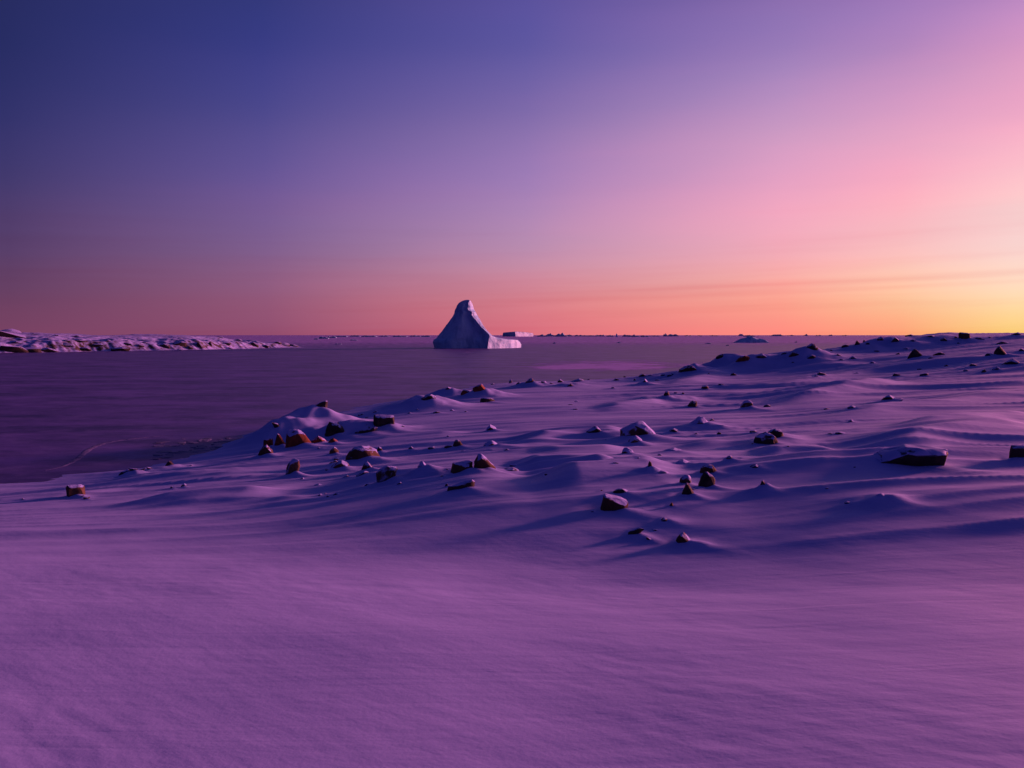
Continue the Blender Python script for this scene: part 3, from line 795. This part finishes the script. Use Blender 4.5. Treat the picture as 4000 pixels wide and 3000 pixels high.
# ------------------------------------------------------------------ rocks
FORMS = {
 # outlines seen from the front: x in -0.5..0.5 of the width, z in 0..1 of the height; depth = thickness / width
 'flatslab': ([(-.5, .05), (-.49, .35), (-.40, .62), (-.22, .80), (-.02, 1.0), (.12, .97), (.47, .92), (.5, .80), (.46, .3), (.42, .0)], .62),
 'wedge': ([(-.5, .12), (-.47, .42), (-.25, .72), (-.06, 1.0), (.08, .97), (.22, .66), (.48, .14), (.46, 0), (-.40, -.05)], .75),
 'round': ([(-.5, .25), (-.44, .62), (-.26, .93), (0, 1.0), (.24, .94), (.42, .68), (.5, .30), (.42, .0), (-.40, .0)], .85),
 'lean': ([(-.46, .1), (-.46, .55), (-.36, .78), (-.02, 1.0), (.18, .92), (.42, .96), (.5, .78), (.38, .42), (.14, .08), (-.10, -.05)], .75),
 'lean_r': ([(-.46, .25), (-.44, .62), (-.30, .93), (-.14, 1.0), (.10, .78), (.36, .42), (.5, .20), (.46, .02), (-.2, -.05)], .75),
 'block': ([(-.48, .0), (-.5, .80), (-.42, 1.0), (.32, .97), (.48, .86), (.5, .10), (.44, .0)], .85),
 'arch': ([(-.5, .0), (-.38, .50), (-.20, .86), (.05, 1.0), (.42, .96), (.5, .70), (.28, .50), (.14, .02)], .55),
 'lump': ([(-.5, .08), (-.34, .52), (-.12, .78), (.10, 1.0), (.26, .72), (.42, .48), (.5, .06)], .85),
 'peak': ([(-.5, .0), (-.40, .48), (-.20, .92), (-.06, 1.0), (.08, .74), (.30, .36), (.5, .0)], .75),
 'shark': ([(-.46, .0), (-.30, .55), (-.16, 1.0), (-.02, .88), (.22, .46), (.5, .12), (.42, .0)], .5),
 'redmass': ([(-.5, .0), (-.46, .82), (-.36, 1.0), (-.05, .96), (.18, .72), (.36, .42), (.5, .05)], .7),
 'cave': ([(-.5, .0), (-.45, .75), (-.25, 1.0), (.15, .86), (.38, .58), (.5, .2), (.44, .0)], .7),
 'thin': ([(-.5, .05), (-.46, .40), (-.1, .62), (.2, .74), (.38, 1.0), (.5, .88), (.42, .40), (.05, .02)], .45),
 'tri': ([(-.5, .05), (-.42, .98), (-.32, 1.0), (.20, .80), (.46, .60), (.5, .42), (.36, .22), (-.30, .0)], .75),
 'stack': ([(-.46, .15), (-.42, .62), (-.18, 1.0), (.05, .96), (.36, .70), (.5, .50), (.40, .30), (.22, .02), (-.20, .0)], .8),
 'curved': ([(-.5, .0), (-.42, .40), (-.16, .78), (.18, 1.0), (.5, .95), (.30, .60), (-.05, .18)], .45),
 'tilted': ([(-.5, .0), (-.2, .55), (.2, .95), (.5, 1.0), (.42, .72), (.05, .20), (-.2, .0)], .6),
}
MATS = {D_: M_DARK, B_: M_BROWN, E_: M_RED, F_: M_FROST}

def rock_mesh(form, W, H, seed, big):
    rn = random.Random(seed)
    outline, thick = FORMS[form]
    bm = bmesh.new()
    T = W * thick
    pts = []
    flip = (not big) and rn.random() < 0.5
    for (x, z) in outline:
        if flip: x = -x
        jx = rn.uniform(-.025, .025) if big else rn.uniform(-.1, .1)
        jz = rn.uniform(-.02, .02) if big else rn.uniform(-.12, .12)
        pts.append(((x + jx) * W, (z + jz) * H))
    cx = sum(p[0] for p in pts) / len(pts)
    cz = H * 0.35
    for (f, d) in ((1.0, 0.0), (0.93, -0.28), (0.72, -0.5), (0.95, 0.28), (0.70, 0.5)):
        for (x, z) in pts:
            jf = f * (1 + (rn.uniform(-.10, .10) if d else 0))
            bm.verts.new((cx + (x - cx) * jf, d * T * (1 + rn.uniform(-.25, .25)) if d else rn.uniform(-.1, .1) * T,
                          cz + (z - cz) * (jf if z > cz else 1)))
    for (x, z) in pts:                      # buried foot
        if z < 0.4 * H:
            for d in (-.35, .35):
                bm.verts.new((x * 1.02, d * T, -0.35 * H))
    # knock random flats off the block
    cen = Vector((cx, 0, cz))
    for _ in range(9 if big else 4):
        n = Vector((rn.uniform(-1, 1), rn.uniform(-1, .8), rn.uniform(-.25, .8))).normalized()
        n = Vector((n.x / W, n.y / T, n.z / H)).normalized()
        sup = max((v.co - cen).dot(n) for v in bm.verts)
        lim = sup * (rn.uniform(.78, .95) if big else rn.uniform(.64, .92))
        for v in bm.verts:
            d = (v.co - cen).dot(n)
            if d > lim: v.co -= n * (d - lim)
    res = bmesh.ops.convex_hull(bm, input=bm.verts)
    junk = [g for g in res['geom_interior'] if isinstance(g, bmesh.types.BMVert)]
    junk += [v for v in bm.verts if not v.link_faces and v not in junk]
    bmesh.ops.delete(bm, geom=list(set(junk)), context='VERTS')
    bmesh.ops.dissolve_limit(bm, angle_limit=R(9 if big else 14), verts=bm.verts, edges=bm.edges)
    sz = min(W, H)
    bmesh.ops.bevel(bm, geom=list(bm.edges), offset=(0.018 if big else 0.03) * sz, segments=1, affect='EDGES', clamp_overlap=True)
    bmesh.ops.triangulate(bm, faces=bm.faces)
    if big:
        for _ in range(2):
            bmesh.ops.subdivide_edges(bm, edges=[e for e in bm.edges if e.calc_length() > 0.11 * W], cuts=1)
            bmesh.ops.triangulate(bm, faces=[f for f in bm.faces if len(f.verts) > 3])
        off = Vector((seed * 3.7, seed * 1.3, 0))
        bm.normal_update()
        for v in bm.verts:
            q = v.co / W
            n = mnoise.fractal(q * 2.6 + off, 0.9, 2.1, 4) * 0.022 + (abs(mnoise.noise(q * 6 + off)) - .25) * 0.03
            v.co += v.normal * (n * W)
    bmesh.ops.recalc_face_normals(bm, faces=bm.faces)
    me = bpy.data.meshes.new('rock')
    bm.to_mesh(me)
    # snow lodged on the upward faces becomes a cap of its own
    cap = None
    if big and form in ('flatslab', 'redmass', 'lean_r'):
        off = Vector((seed * 1.9, 4.1, seed * 0.7))
        keep = [f for f in bm.faces if f.normal.z > 0.74 + 0.30 * mnoise.noise(f.calc_center_median() / W * 3.0 + off)]
        if len(keep) > 6:
            bmesh.ops.delete(bm, geom=[f for f in bm.faces if f not in set(keep)], context='FACES')
            left = set(bm.faces); best = []
            while left:
                st = [left.pop()]; comp = list(st)
                while st:
                    f = st.pop()
                    for e in f.edges:
                        for g in e.link_faces:
                            if g in left: left.remove(g); st.append(g); comp.append(g)
                if len(comp) > len(best): best = comp
            keepset = set(best)
            bmesh.ops.delete(bm, geom=[f for f in bm.faces if f not in keepset], context='FACES')
            bmesh.ops.subdivide_edges(bm, edges=bm.edges, cuts=1)
            bmesh.ops.triangulate(bm, faces=bm.faces)
            bm.normal_update()
            for v in bm.verts:
                edge = v.is_boundary
                v.co += Vector((v.normal.x, v.normal.y, v.normal.z + .4)) * ((-0.004 if edge else 0.020) * W)
            for _ in range(2):
                bmesh.ops.smooth_vert(bm, verts=[v for v in bm.verts if not v.is_boundary], factor=0.5, use_axis_x=True, use_axis_y=True, use_axis_z=True)
            cap = bpy.data.meshes.new('snow_cap')
            bm.to_mesh(cap)
            cap.polygons.foreach_set('use_smooth', [True] * len(cap.polygons))
    bm.free()
    me.polygons.foreach_set('use_smooth', [True] * len(me.polygons))
    me.set_sharp_from_angle(angle=R(22))
    return me, cap

def build_rocks():
    for i, r in enumerate(ROCKS):
        big = r['big'] and r['w'] >= 44
        me, cap = rock_mesh(r['form'], r['W'], r['H'], i + 1, big)
        size = r['w']
        name = 'boulder' if (r['big'] and size >= 80) else ('rock' if r['big'] else 'stone')
        o = link(name, me, MATS[r['mat']])
        p = r['p']
        o.location = (p[0], p[1] + r['W'] * 0.3, p[2] - 0.02 * r['H'])
        # turn each rock to face the spot it was measured from, plus a little
        o.rotation_euler = (0, 0, -math.atan2(p[0], p[1]) + random.Random(i).uniform(-.06, .06))
        tag(o, r['label'], 'boulder' if name == 'boulder' else ('rock' if name == 'rock' else 'stone'), r['group'])
        if cap:
            link('snow_cap', cap, M_SNOW, o)
build_rocks()

# ------------------------------------------------------------------ icebergs
def loft_berg(name, levels, ring, seed, amp, freq, mat, cap_pts=10, soft=0, edge=0):
    """levels: list of (z, plan polygon [(x, y)...]); rings are resampled and joined, then roughened"""
    rings = []
    for z, poly in levels:
        P = np.array(poly + [poly[0]], float)
        seg = np.hypot(*np.diff(P, axis=0).T)
        # every side keeps the same share of the vertices so the edges run up the berg
        pts = []
        per = ring // (len(poly))
        for k in range(len(poly)):
            for t in np.linspace(0, 1, per, endpoint=False):
                pts.append(P[k] * (1 - t) + P[k + 1] * t)
        pts = np.array(pts)
        if soft:                                   # round the folds of the near face, keep the ridge edge crisp
            wgt = np.ones(len(pts)); e = edge * per
            for q in range(-3, 4): wgt[(e + q) % len(pts)] = abs(q) / 4
            for _ in range(soft):
                avg = (np.roll(pts, 1, 0) + np.roll(pts, -1, 0)) / 2
                pts = pts + (avg - pts) * 0.6 * wgt[:, None]
        rings.append((z, pts))
    zs = np.array([z for z, _ in rings])
    A = np.array([q for _, q in rings])
    n = 110
    zz = np.linspace(zs[0], zs[-1], n)
    m = A.shape[1]
    X = np.zeros((n + cap_pts, m)); Y = np.zeros_like(X); Z = np.zeros_like(X)
    for j in range(m):
        X[:n, j] = np.interp(zz, zs, A[:, j, 0]); Y[:n, j] = np.interp(zz, zs, A[:, j, 1]); Z[:n, j] = zz
    cx, cy = X[n - 1].mean(), Y[n - 1].mean()
    for k in range(cap_pts):
        f = 1 - (k + 1) / cap_pts
        X[n + k] = cx + (X[n - 1] - cx) * f; Y[n + k] = cy + (Y[n - 1] - cy) * f; Z[n + k] = zz[-1] + 0.02 * (zs[-1] - zs[0]) * (1 - f * f)
    for i in range(X.shape[0]):
        for j in range(m):
            q = Vector((X[i, j], Y[i, j], Z[i, j] * 0.8)) * freq + Vector((seed, seed * 2, 0))
            d = mnoise.fractal(q, 0.8, 2.1, 5) * amp
            e = mnoise.fractal(q + Vector((9, 3, 1)), 0.8, 2.1, 5) * amp
            X[i, j] += d; Y[i, j] += e
            if i > 3: Z[i, j] += 0.35 * amp * mnoise.fractal(q + Vector((2, 7, 5)), 0.8, 2.1, 4)
    me = grid_mesh(name, X, Y, Z, wrap=True)
    me.set_sharp_from_angle(angle=R(38))
    o = link(name, me, mat)
    return o

def main_iceberg():
    foot = at_z(1600 + 1000 * .2486, 1361, 0)
    dist = foot[1]
    k = dist / FPX * .2486
    x0 = 1600
    # zoom-pixel data: height above the waterline, left edge, ridge edge, right edge
    D = [(-40, 362, 1235, 1765), (0, 360, 1235, 1768), (45, 350, 1240, 1775), (95, 338, 1248, 1752), (130, 348, 1256, 1715), (152, 388, 1258, 1480), (176, 408, 1262, 1350),
         (205, 432, 1258, 1290), (245, 470, 1222, 1250), (290, 512, 1178, 1206), (350, 562, 1115, 1162), (405, 605, 1062, 1128), (455, 640, 1022, 1098), (500, 668, 992, 1076),
         (520, 678, 978, 1068), (548, 690, 984, 1055), (575, 697, 982, 1042), (592, 702, 940, 1030), (620, 710, 920, 1012), (650, 722, 926, 1004), (670, 730, 934, 997), (690, 740, 930, 990), (708, 752, 926, 984),
         (735, 790, 940, 968), (750, 820, 946, 957)]
    levels = []
    for h, l, e, rr in D:
        f = max(0.0, 1 - h / 753.0)
        X = lambda q: (q - 1000) * k
        lx, ex, rx = X(l - 18 * f), X(e), X(rr + (14 if h < 140 else 0))
        span = ex - lx
        # plan: left end, foot of the near face, ridge edge, right end (runs away behind), back
        fold = lx + span * (0.30 + 0.25 * (1 - f))
        yl = 5.0 * f + 1.0
        ye = -3.0 * f
        yf = ye * 0.5 - 2.0 * f * (1 - f) * 2.2 - 1.0 * max(0, 1 - h / 300)
        ym = ye + 4.2 * f + 0.4
        mx = lx + span * 0.72
        yr = ye + max(2.0, (rx - ex) * 1.5)
        back = [(rx + 0.2 * (ex - rx), yr + 3 + 6 * f), (lx + span * .5, max(yr, yl) + 7 + 16 * f), (lx + 0.5, yl + 3 + 10 * f)]
        levels.append((h * k, [(lx, yl), (fold, yf), (mx, ym), (ex, ye), (ex + .55 * (rx - ex), ye + .45 * (yr - ye)), (rx, yr)] + back))
    o = loft_berg('iceberg', levels, 180, 3.3, 0.5, 0.13, M_BERG, soft=40, edge=3)
    o.location = (foot[0], foot[1], 0)
    o.rotation_euler = (0, 0, 0)
    tag(o, 'tall peaked iceberg with a low tongue on its right, frozen into the bay', 'iceberg')
main_iceberg()

def tabular_iceberg():
    foot = at_z(2026, 1314.6, 0)
    k = foot[1] / FPX
    X = lambda u: (u - 2026) * k
    W = [(X(1964), 0), (X(1990), -10), (X(2014), -16), (X(2040), 40), (X(2086), 150), (X(2070), 190), (X(1985), 130)]
    hs = [(-3, 1.0), (0, 1.0), (9 * k, .995), (15 * k, .985), (18.5 * k, .975)]
    levels = []
    for z, s in hs:
        levels.append((z, [(x * s, y * s) for x, y in W]))
    o = loft_berg('iceberg', levels, 140, 8.1, 3.4, 0.03, M_FARBERG, 6)
    # the flat top dips to either side
    for v in o.data.vertices:
        if v.co.z > 12 * k: v.co.z -= max(0, (X(2012) - v.co.x)) * 0.07 + max(0, v.co.x - X(2016)) * 0.06
    o.location = (foot[0], foot[1], 0)
    tag(o, 'flat-topped iceberg on the horizon just right of the peaked iceberg', 'iceberg')
tabular_iceberg()

def lump_mesh(W, H, D, seed, rough=0.35, nx=34, ny=12, prof=None):
    """a low block of ice, uneven on top, steep-sided"""
    xs = np.linspace(-1, 1, nx); ys = np.linspace(-1, 1, ny)
    XX, YY = np.meshgrid(xs, ys)
    ex = np.clip((1 - np.abs(XX) ** 3.0), 0, 1); ey = np.clip((1 - np.abs(YY) ** 4), 0, 1)
    p = np.interp(XX, np.linspace(-1, 1, len(prof)), prof) if prof else 1.0
    n = fbm(XX * 2.2 + seed * 3.3, YY * 1.3 + seed * 1.7, 4, int(seed * 7) % 50)
    Z = (ex ** .6) * (ey ** .6) * (p * (1 + rough * n)) * H
    edge = (np.abs(XX) == 1) | (np.abs(YY) == 1)
    Z = np.where(edge, -0.05 * H - .2, np.maximum(Z, 0.02))
    jx = perlin(XX * 3 + seed, YY * 3, 5) * .07
    me = grid_mesh('ice_block', (XX + jx) * W / 2, (YY + jx) * D / 2, Z)
    me.set_sharp_from_angle(angle=R(40))
    return me

def small_iceberg():
    foot = at_z(2946, 1339, 0)
    k = foot[1] / FPX
    prof = [0.35, .62, .72, .8, .95, 1.0, .98, .9, .7, .72, .70, .55, .3]
    me = lump_mesh(122 * k, 23 * k, 16, 4.2, .18, 60, 26, prof)
    o = link('iceberg', me, M_BERG)
    o.location = (foot[0], foot[1] + 7, 0)
    tag(o, 'low humped iceberg on the right, above the snowy ridge', 'iceberg')
small_iceberg()

LUMPS = {
 'low ice lump on the skyline left of the peaked iceberg': ('ice lumps left of the peaked iceberg', [
   (1262, 1323, 40, 9), (1296, 1320, 34, 8), (1235, 1326, 22, 5), (1330, 1316, 50, 6), (1386, 1315, 44, 5), (1440, 1316, 60, 7), (1500, 1315, 40, 6), (1560, 1316, 60, 6), (1620, 1315, 44, 6), (1662, 1316, 40, 6), (1380, 1330, 30, 4), (1320, 1345, 26, 4)]),
 'low ice lump on the skyline between flat-topped and humped iceberg': ('ice lumps in the middle of the skyline', [
   (2120, 1315, 46, 8), (2150, 1314, 40, 11), (2190, 1315, 56, 13), (2224, 1314, 26, 8), (2262, 1314, 40, 6), (2300, 1314, 50, 6), (2345, 1314, 40, 7), (2385, 1315, 30, 6), (2450, 1315, 36, 9),
   (2478, 1316, 44, 9), (2520, 1316, 36, 6), (2600, 1314, 18, 11), (2632, 1314, 46, 9), (2560, 1314, 40, 5), (2690, 1313, 30, 4), (2735, 1313, 20, 5), (2790, 1313, 36, 4), (2165, 1342, 12, 6), (2418, 1340, 18, 5), (2768, 1343, 24, 4), (2842, 1351, 12, 4)]),
 'low ice lump on the skyline right of the humped iceberg': ('ice lumps on the right skyline', [
   (2896, 1312, 22, 7), (2930, 1315, 44, 6), (3040, 1313, 50, 6), (3150, 1312, 18, 6), (3246, 1312, 16, 6), (3090, 1312, 30, 4), (3200, 1312, 24, 4), (3110, 1338, 10, 5), (3300, 1312, 24, 4)]),
}
def build_lumps():
    sd = 0
    for lab, (grp, lst) in LUMPS.items():
        for (u, v, w, h) in lst:
            sd += 1
            foot = at_z(u, max(v, 1311.6), 0)
            k = foot[1] / FPX
            rn = random.Random(sd)
            prof = [rn.uniform(.4, 1) for _ in range(7)]
            me = lump_mesh(w * k, h * k, w * k * .5, sd * .37, .5, 26, 10, prof)
            o = link('ice_lump', me, M_FARBERG)
            o.location = (foot[0], foot[1] + w * k * .25, 0)
            tag(o, lab, 'ice', grp)
    # the little spike
    foot = at_z(2409, 1316, 0); k = foot[1] / FPX
    me = lump_mesh(9 * k, 13 * k, 9 * k, 9.9, .2, 12, 10, [.4, .9, 1, .8, .3])
    o = link('ice_lump', me, M_BERG); o.location = (foot[0], foot[1], 0)
    tag(o, 'tiny upright ice spike alone on the skyline', 'ice')
build_lumps()

# ------------------------------------------------------------------ headland across the bay
HEAD_SHORE = [(-700, 1384), (0, 1379), (500, 1371), (800, 1366), (1050, 1359.5), (1205, 1356.5)]
HS = np.array([at_z(u, v, 0)[:2] for u, v in HEAD_SHORE])
HS_U = np.array([u for u, _ in HEAD_SHORE], float)
def head_h(s_u, t):
    """height of the headland: s_u = photo column of the shore point, t = metres inland"""
    top = np.interp(s_u, [-700, -200, 0, 70, 200, 420, 620, 740, 860, 960, 1050, 1130, 1185, 1205],
                    [9.5, 8.8, 8.0, 7.2, 6.8, 6.4, 5.8, 5.8, 6.1, 5.5, 4.3, 2.8, 1.0, 0.0])
    rise = 0.52 * sstep(0, 6, t) + 0.48 * sstep(5, 40, t)
    fall = 1 - sstep(80, 125, t)
    return top * rise * fall

def build_headland():
    ns, ntt = 620, 190
    s = np.linspace(0, 1, ns)
    seg = np.hypot(*np.diff(HS, axis=0).T); cum = np.concatenate(([0], np.cumsum(seg))); cum /= cum[-1]
    sx = np.interp(s, cum, HS[:, 0]); sy = np.interp(s, cum, HS[:, 1]); su = np.interp(s, cum, HS_U)
    t = np.concatenate((np.linspace(-2, 30, 120), np.linspace(30, 130, 71)[1:]))
    SX, TT = np.meshgrid(sx, t, indexing='ij'); SY, _ = np.meshgrid(sy, t, indexing='ij'); SU, _ = np.meshgrid(su, t, indexing='ij')
    d = HS[-1] - HS[0]; d = d / np.hypot(*d)
    nrm = np.array((-d[1], d[0]))
    # ragged waterline
    al = s[:, None] * cum.shape[0] * 30 + TT * 0
    wob = 2.2 * fbm(al / 6, TT * 0 + .5, 3, 91) * sstep(12, -2, TT)
    X = SX + nrm[0] * (TT + wob); Y = SY + nrm[1] * (TT + wob)
    H = head_h(SU, TT)
    n = fbm(X / 20, Y / 20, 5, 95, .45)
    rg = 1 - np.abs(fbm(X / 13, Y / 13, 4, 99, .45))
    ledge = np.floor(n * 3) / 3
    face = sstep(0, 2.5, TT) * (1 - 0.62 * sstep(14, 34, TT))
    amp = np.clip(H, 0, 3)
    Z = H + face * amp * (0.34 * n + 0.36 * (rg - .55) + .1 * ledge)
    Z = np.where(TT < 0.0, -0.6, Z)
    me = grid_mesh('headland', X, Y, Z)
    me.set_sharp_from_angle(angle=R(50))
    o = link('headland', me, M_HEAD)
    tag(o, kind='structure')
    return X, Y, Z, SU
HX, HY, HZ, HU = build_headland()

HEAD_ROCKS = [(24, 1297, 70, 28), (-60, 1300, 160, 30), (30, 1368, 80, 26), (95, 1370, 76, 28), (178, 1368, 54, 22), (258, 1345, 30, 12), (300, 1330, 36, 8), (325, 1362, 34, 12), (378, 1352, 36, 14), (458, 1364, 58, 18),
 (490, 1342, 26, 9), (540, 1350, 24, 10), (640, 1352, 30, 22), (690, 1345, 46, 18), (740, 1358, 20, 16), (775, 1350, 18, 22), (820, 1345, 14, 18), (880, 1340, 24, 10), (930, 1330, 22, 8), (985, 1345, 28, 22),
 (1030, 1352, 26, 14), (1075, 1330, 30, 9), (1110, 1335, 34, 12), (1140, 1338, 30, 12), (1150, 1350, 24, 9), (210, 1308, 26, 6), (292, 1311, 34, 7), (130, 1304, 18, 5), (860, 1313, 20, 7), (930, 1317, 22, 6), (560, 1336, 18, 6), (420, 1330, 24, 8),
 (60, 1338, 30, 10), (250, 1330, 26, 8), (700, 1366, 20, 7), (900, 1360, 18, 8)]
def build_head_rocks():
    P = np.stack((HX.ravel(), HY.ravel(), HZ.ravel()), -1)
    for i, (u, v, w, h) in enumerate(HEAD_ROCKS):
        # the nearest headland point seen along this sight line
        c = math.cos(PITCH); s = math.sin(PITCH)
        dep = P[:, 1] * c - (P[:, 2] - CAM_H) * s
        pu = 2000 + FPX * P[:, 0] / dep
        pv = 1500 - FPX * (P[:, 1] * s + (P[:, 2] - CAM_H) * c) / dep
        d2 = (pu - u) ** 2 + (pv - v) ** 2
        cand = np.where(d2 < d2.min() + 6)[0]
        k = cand[np.argmin(P[cand, 1])]
        p = P[k]
        sc = p[1] / FPX
        W, H = 1.35 * w * sc, 0.95 * h * sc
        me, _ = rock_mesh(['lump', 'wedge', 'round', 'cave', 'lump'][i % 5], W, H, 500 + i, False)
        o = link('outcrop', me, M_DARK)
        o.location = (p[0], p[1] + .25 * W, p[2] - .3 * H)
        o.rotation_euler = (0, 0, -math.atan2(p[0], p[1]))
        if i == 0: tag(o, 'dark rock outcrop on top of the far headland at the left picture edge', 'outcrop')
        elif i == 2: tag(o, 'large black outcrop at the headland foot, touching the left picture edge', 'outcrop', 'outcrops on the headland')
        elif i == 3: tag(o, 'large black outcrop at the headland foot, second from the left edge', 'outcrop', 'outcrops on the headland')
        else:
            same = sorted((q[0], k2) for k2, q in enumerate(HEAD_ROCKS) if (q[1] < 1340) == (v < 1340) and k2 not in (0, 2, 3) and q[0] > -20)
            pos = [k2 for _, k2 in same].index(i) + 1 if u > -20 else 0
            row = 'upper slope' if v < 1340 else 'foot'
            nth = ['first', 'second', 'third', 'fourth', 'fifth', 'sixth', 'seventh', 'eighth', 'ninth', 'tenth', 'eleventh', 'twelfth', 'thirteenth', 'fourteenth', 'fifteenth', 'sixteenth', 'seventeenth', 'eighteenth', 'nineteenth', 'twentieth']
            if pos: lab = f'dark outcrop on the {row} of the far headland, {nth[pos - 1]} from the left'
            else: lab = 'dark outcrop on the far headland, cut by the left picture edge'
            tag(o, lab, 'outcrop', 'outcrops on the headland')
build_head_rocks()

# ------------------------------------------------------------------ on the bay ice
def build_ice_ridge():
    pts = [(150, 1842), (240, 1826), (300, 1796), (345, 1756), (400, 1732), (480, 1718), (560, 1710), (650, 1700), (700, 1697)]
    P = np.array([at_z(u, v, 0)[:2] for u, v in pts])
    seg = np.hypot(*np.diff(P, axis=0).T); cum = np.concatenate(([0], np.cumsum(seg)))
    q = np.linspace(0, cum[-1], 160)
    # smooth the traced bends
    for _ in range(2):
        x = np.interp(q, cum, P[:, 0]); y = np.interp(q, cum, P[:, 1])
        kern = np.ones(15) / 15
        x = np.convolve(np.pad(x, 7, mode='edge'), kern, 'valid'); y = np.convolve(np.pad(y, 7, mode='edge'), kern, 'valid')
        P = np.stack((x, y), -1); seg = np.hypot(*np.diff(P, axis=0).T); cum = np.concatenate(([0], np.cumsum(seg))); q = np.linspace(0, cum[-1], 160)
    tx = np.gradient(P[:, 0]); ty = np.gradient(P[:, 1]); ln = np.hypot(tx, ty); nx, ny = -ty / ln, tx / ln
    w = np.linspace(-1, 1, 9)
    t = np.linspace(0, 1, 160)
    half = 0.20 * np.sin(np.pi * np.clip(t, .02, .98)) ** .5 * (1 + .4 * perlin(t * 30, t * 0 + .3, 3))
    X = P[:, 0, None] + nx[:, None] * w[None] * half[:, None]
    Y = P[:, 1, None] + ny[:, None] * w[None] * half[:, None]
    Z = 0.004 + 0.010 * (1 - w[None] ** 2) * (half[:, None] / .20) * (1 + .5 * perlin(X * 2, Y * 2, 4))
    Z[:, 0] = -.01; Z[:, -1] = -.01
    o = link('snow_ridge', grid_mesh('snow_ridge', X, Y, Z), berg_material('frosted_crack', (0.115, 0.105, 0.30), (0.07, 0.065, 0.22)))
    tag(o, 'thin curved snow line along a crack in the dark bay ice', 'snow ridge')
build_ice_ridge()

def build_shore_ice():
    rn = random.Random(44)
    me_list = []
    for sdd in range(5):
        rs = random.Random(900 + sdd)
        bm = bmesh.new()
        n = rs.randint(5, 7)
        vs = []
        for z in (0, 1):
            for k in range(n):
                a = k / n * 6.283 + rs.uniform(-.3, .3); rr = rs.uniform(.38, .55) * (1 - .12 * z)
                bm.verts.new((math.cos(a) * rr, math.sin(a) * rr, z + rs.uniform(-.12, .12)))
        bmesh.ops.convex_hull(bm, input=bm.verts)
        me = bpy.data.meshes.new('shore_ice_block'); bm.to_mesh(me); bm.free()
        me_list.append(me)
    M = berg_material('shore_ice', (0.085, 0.095, 0.24), (0.05, 0.055, 0.16))
    for me in me_list: me.materials.append(M)
    for i in range(70):
        u = rn.uniform(610, 1010); f = (u - 610) / 400
        v0 = 1702 + 12 * (1 - f); v1 = 1800 - 62 * f
        v = v0 + (v1 - v0) * rn.random() ** .8
        p = at_z(u, v, 0)
        s = rn.uniform(.25, 1.0) * (1.5 if rn.random() < .15 else 1)
        o = bpy.data.objects.new('shore_ice_block', me_list[rn.randrange(5)]); COL.objects.link(o)
        o.location = (p[0], p[1], -.03)
        o.scale = (s, s * rn.uniform(.6, 1), rn.uniform(.03, .06))
        o.rotation_euler = (rn.uniform(-.06, .06), rn.uniform(-.06, .06), rn.uniform(0, 6.28))
        tag(o, 'broken piece of shore ice beside the rust-red rocks', 'ice', 'broken ice along the shore')
build_shore_ice()
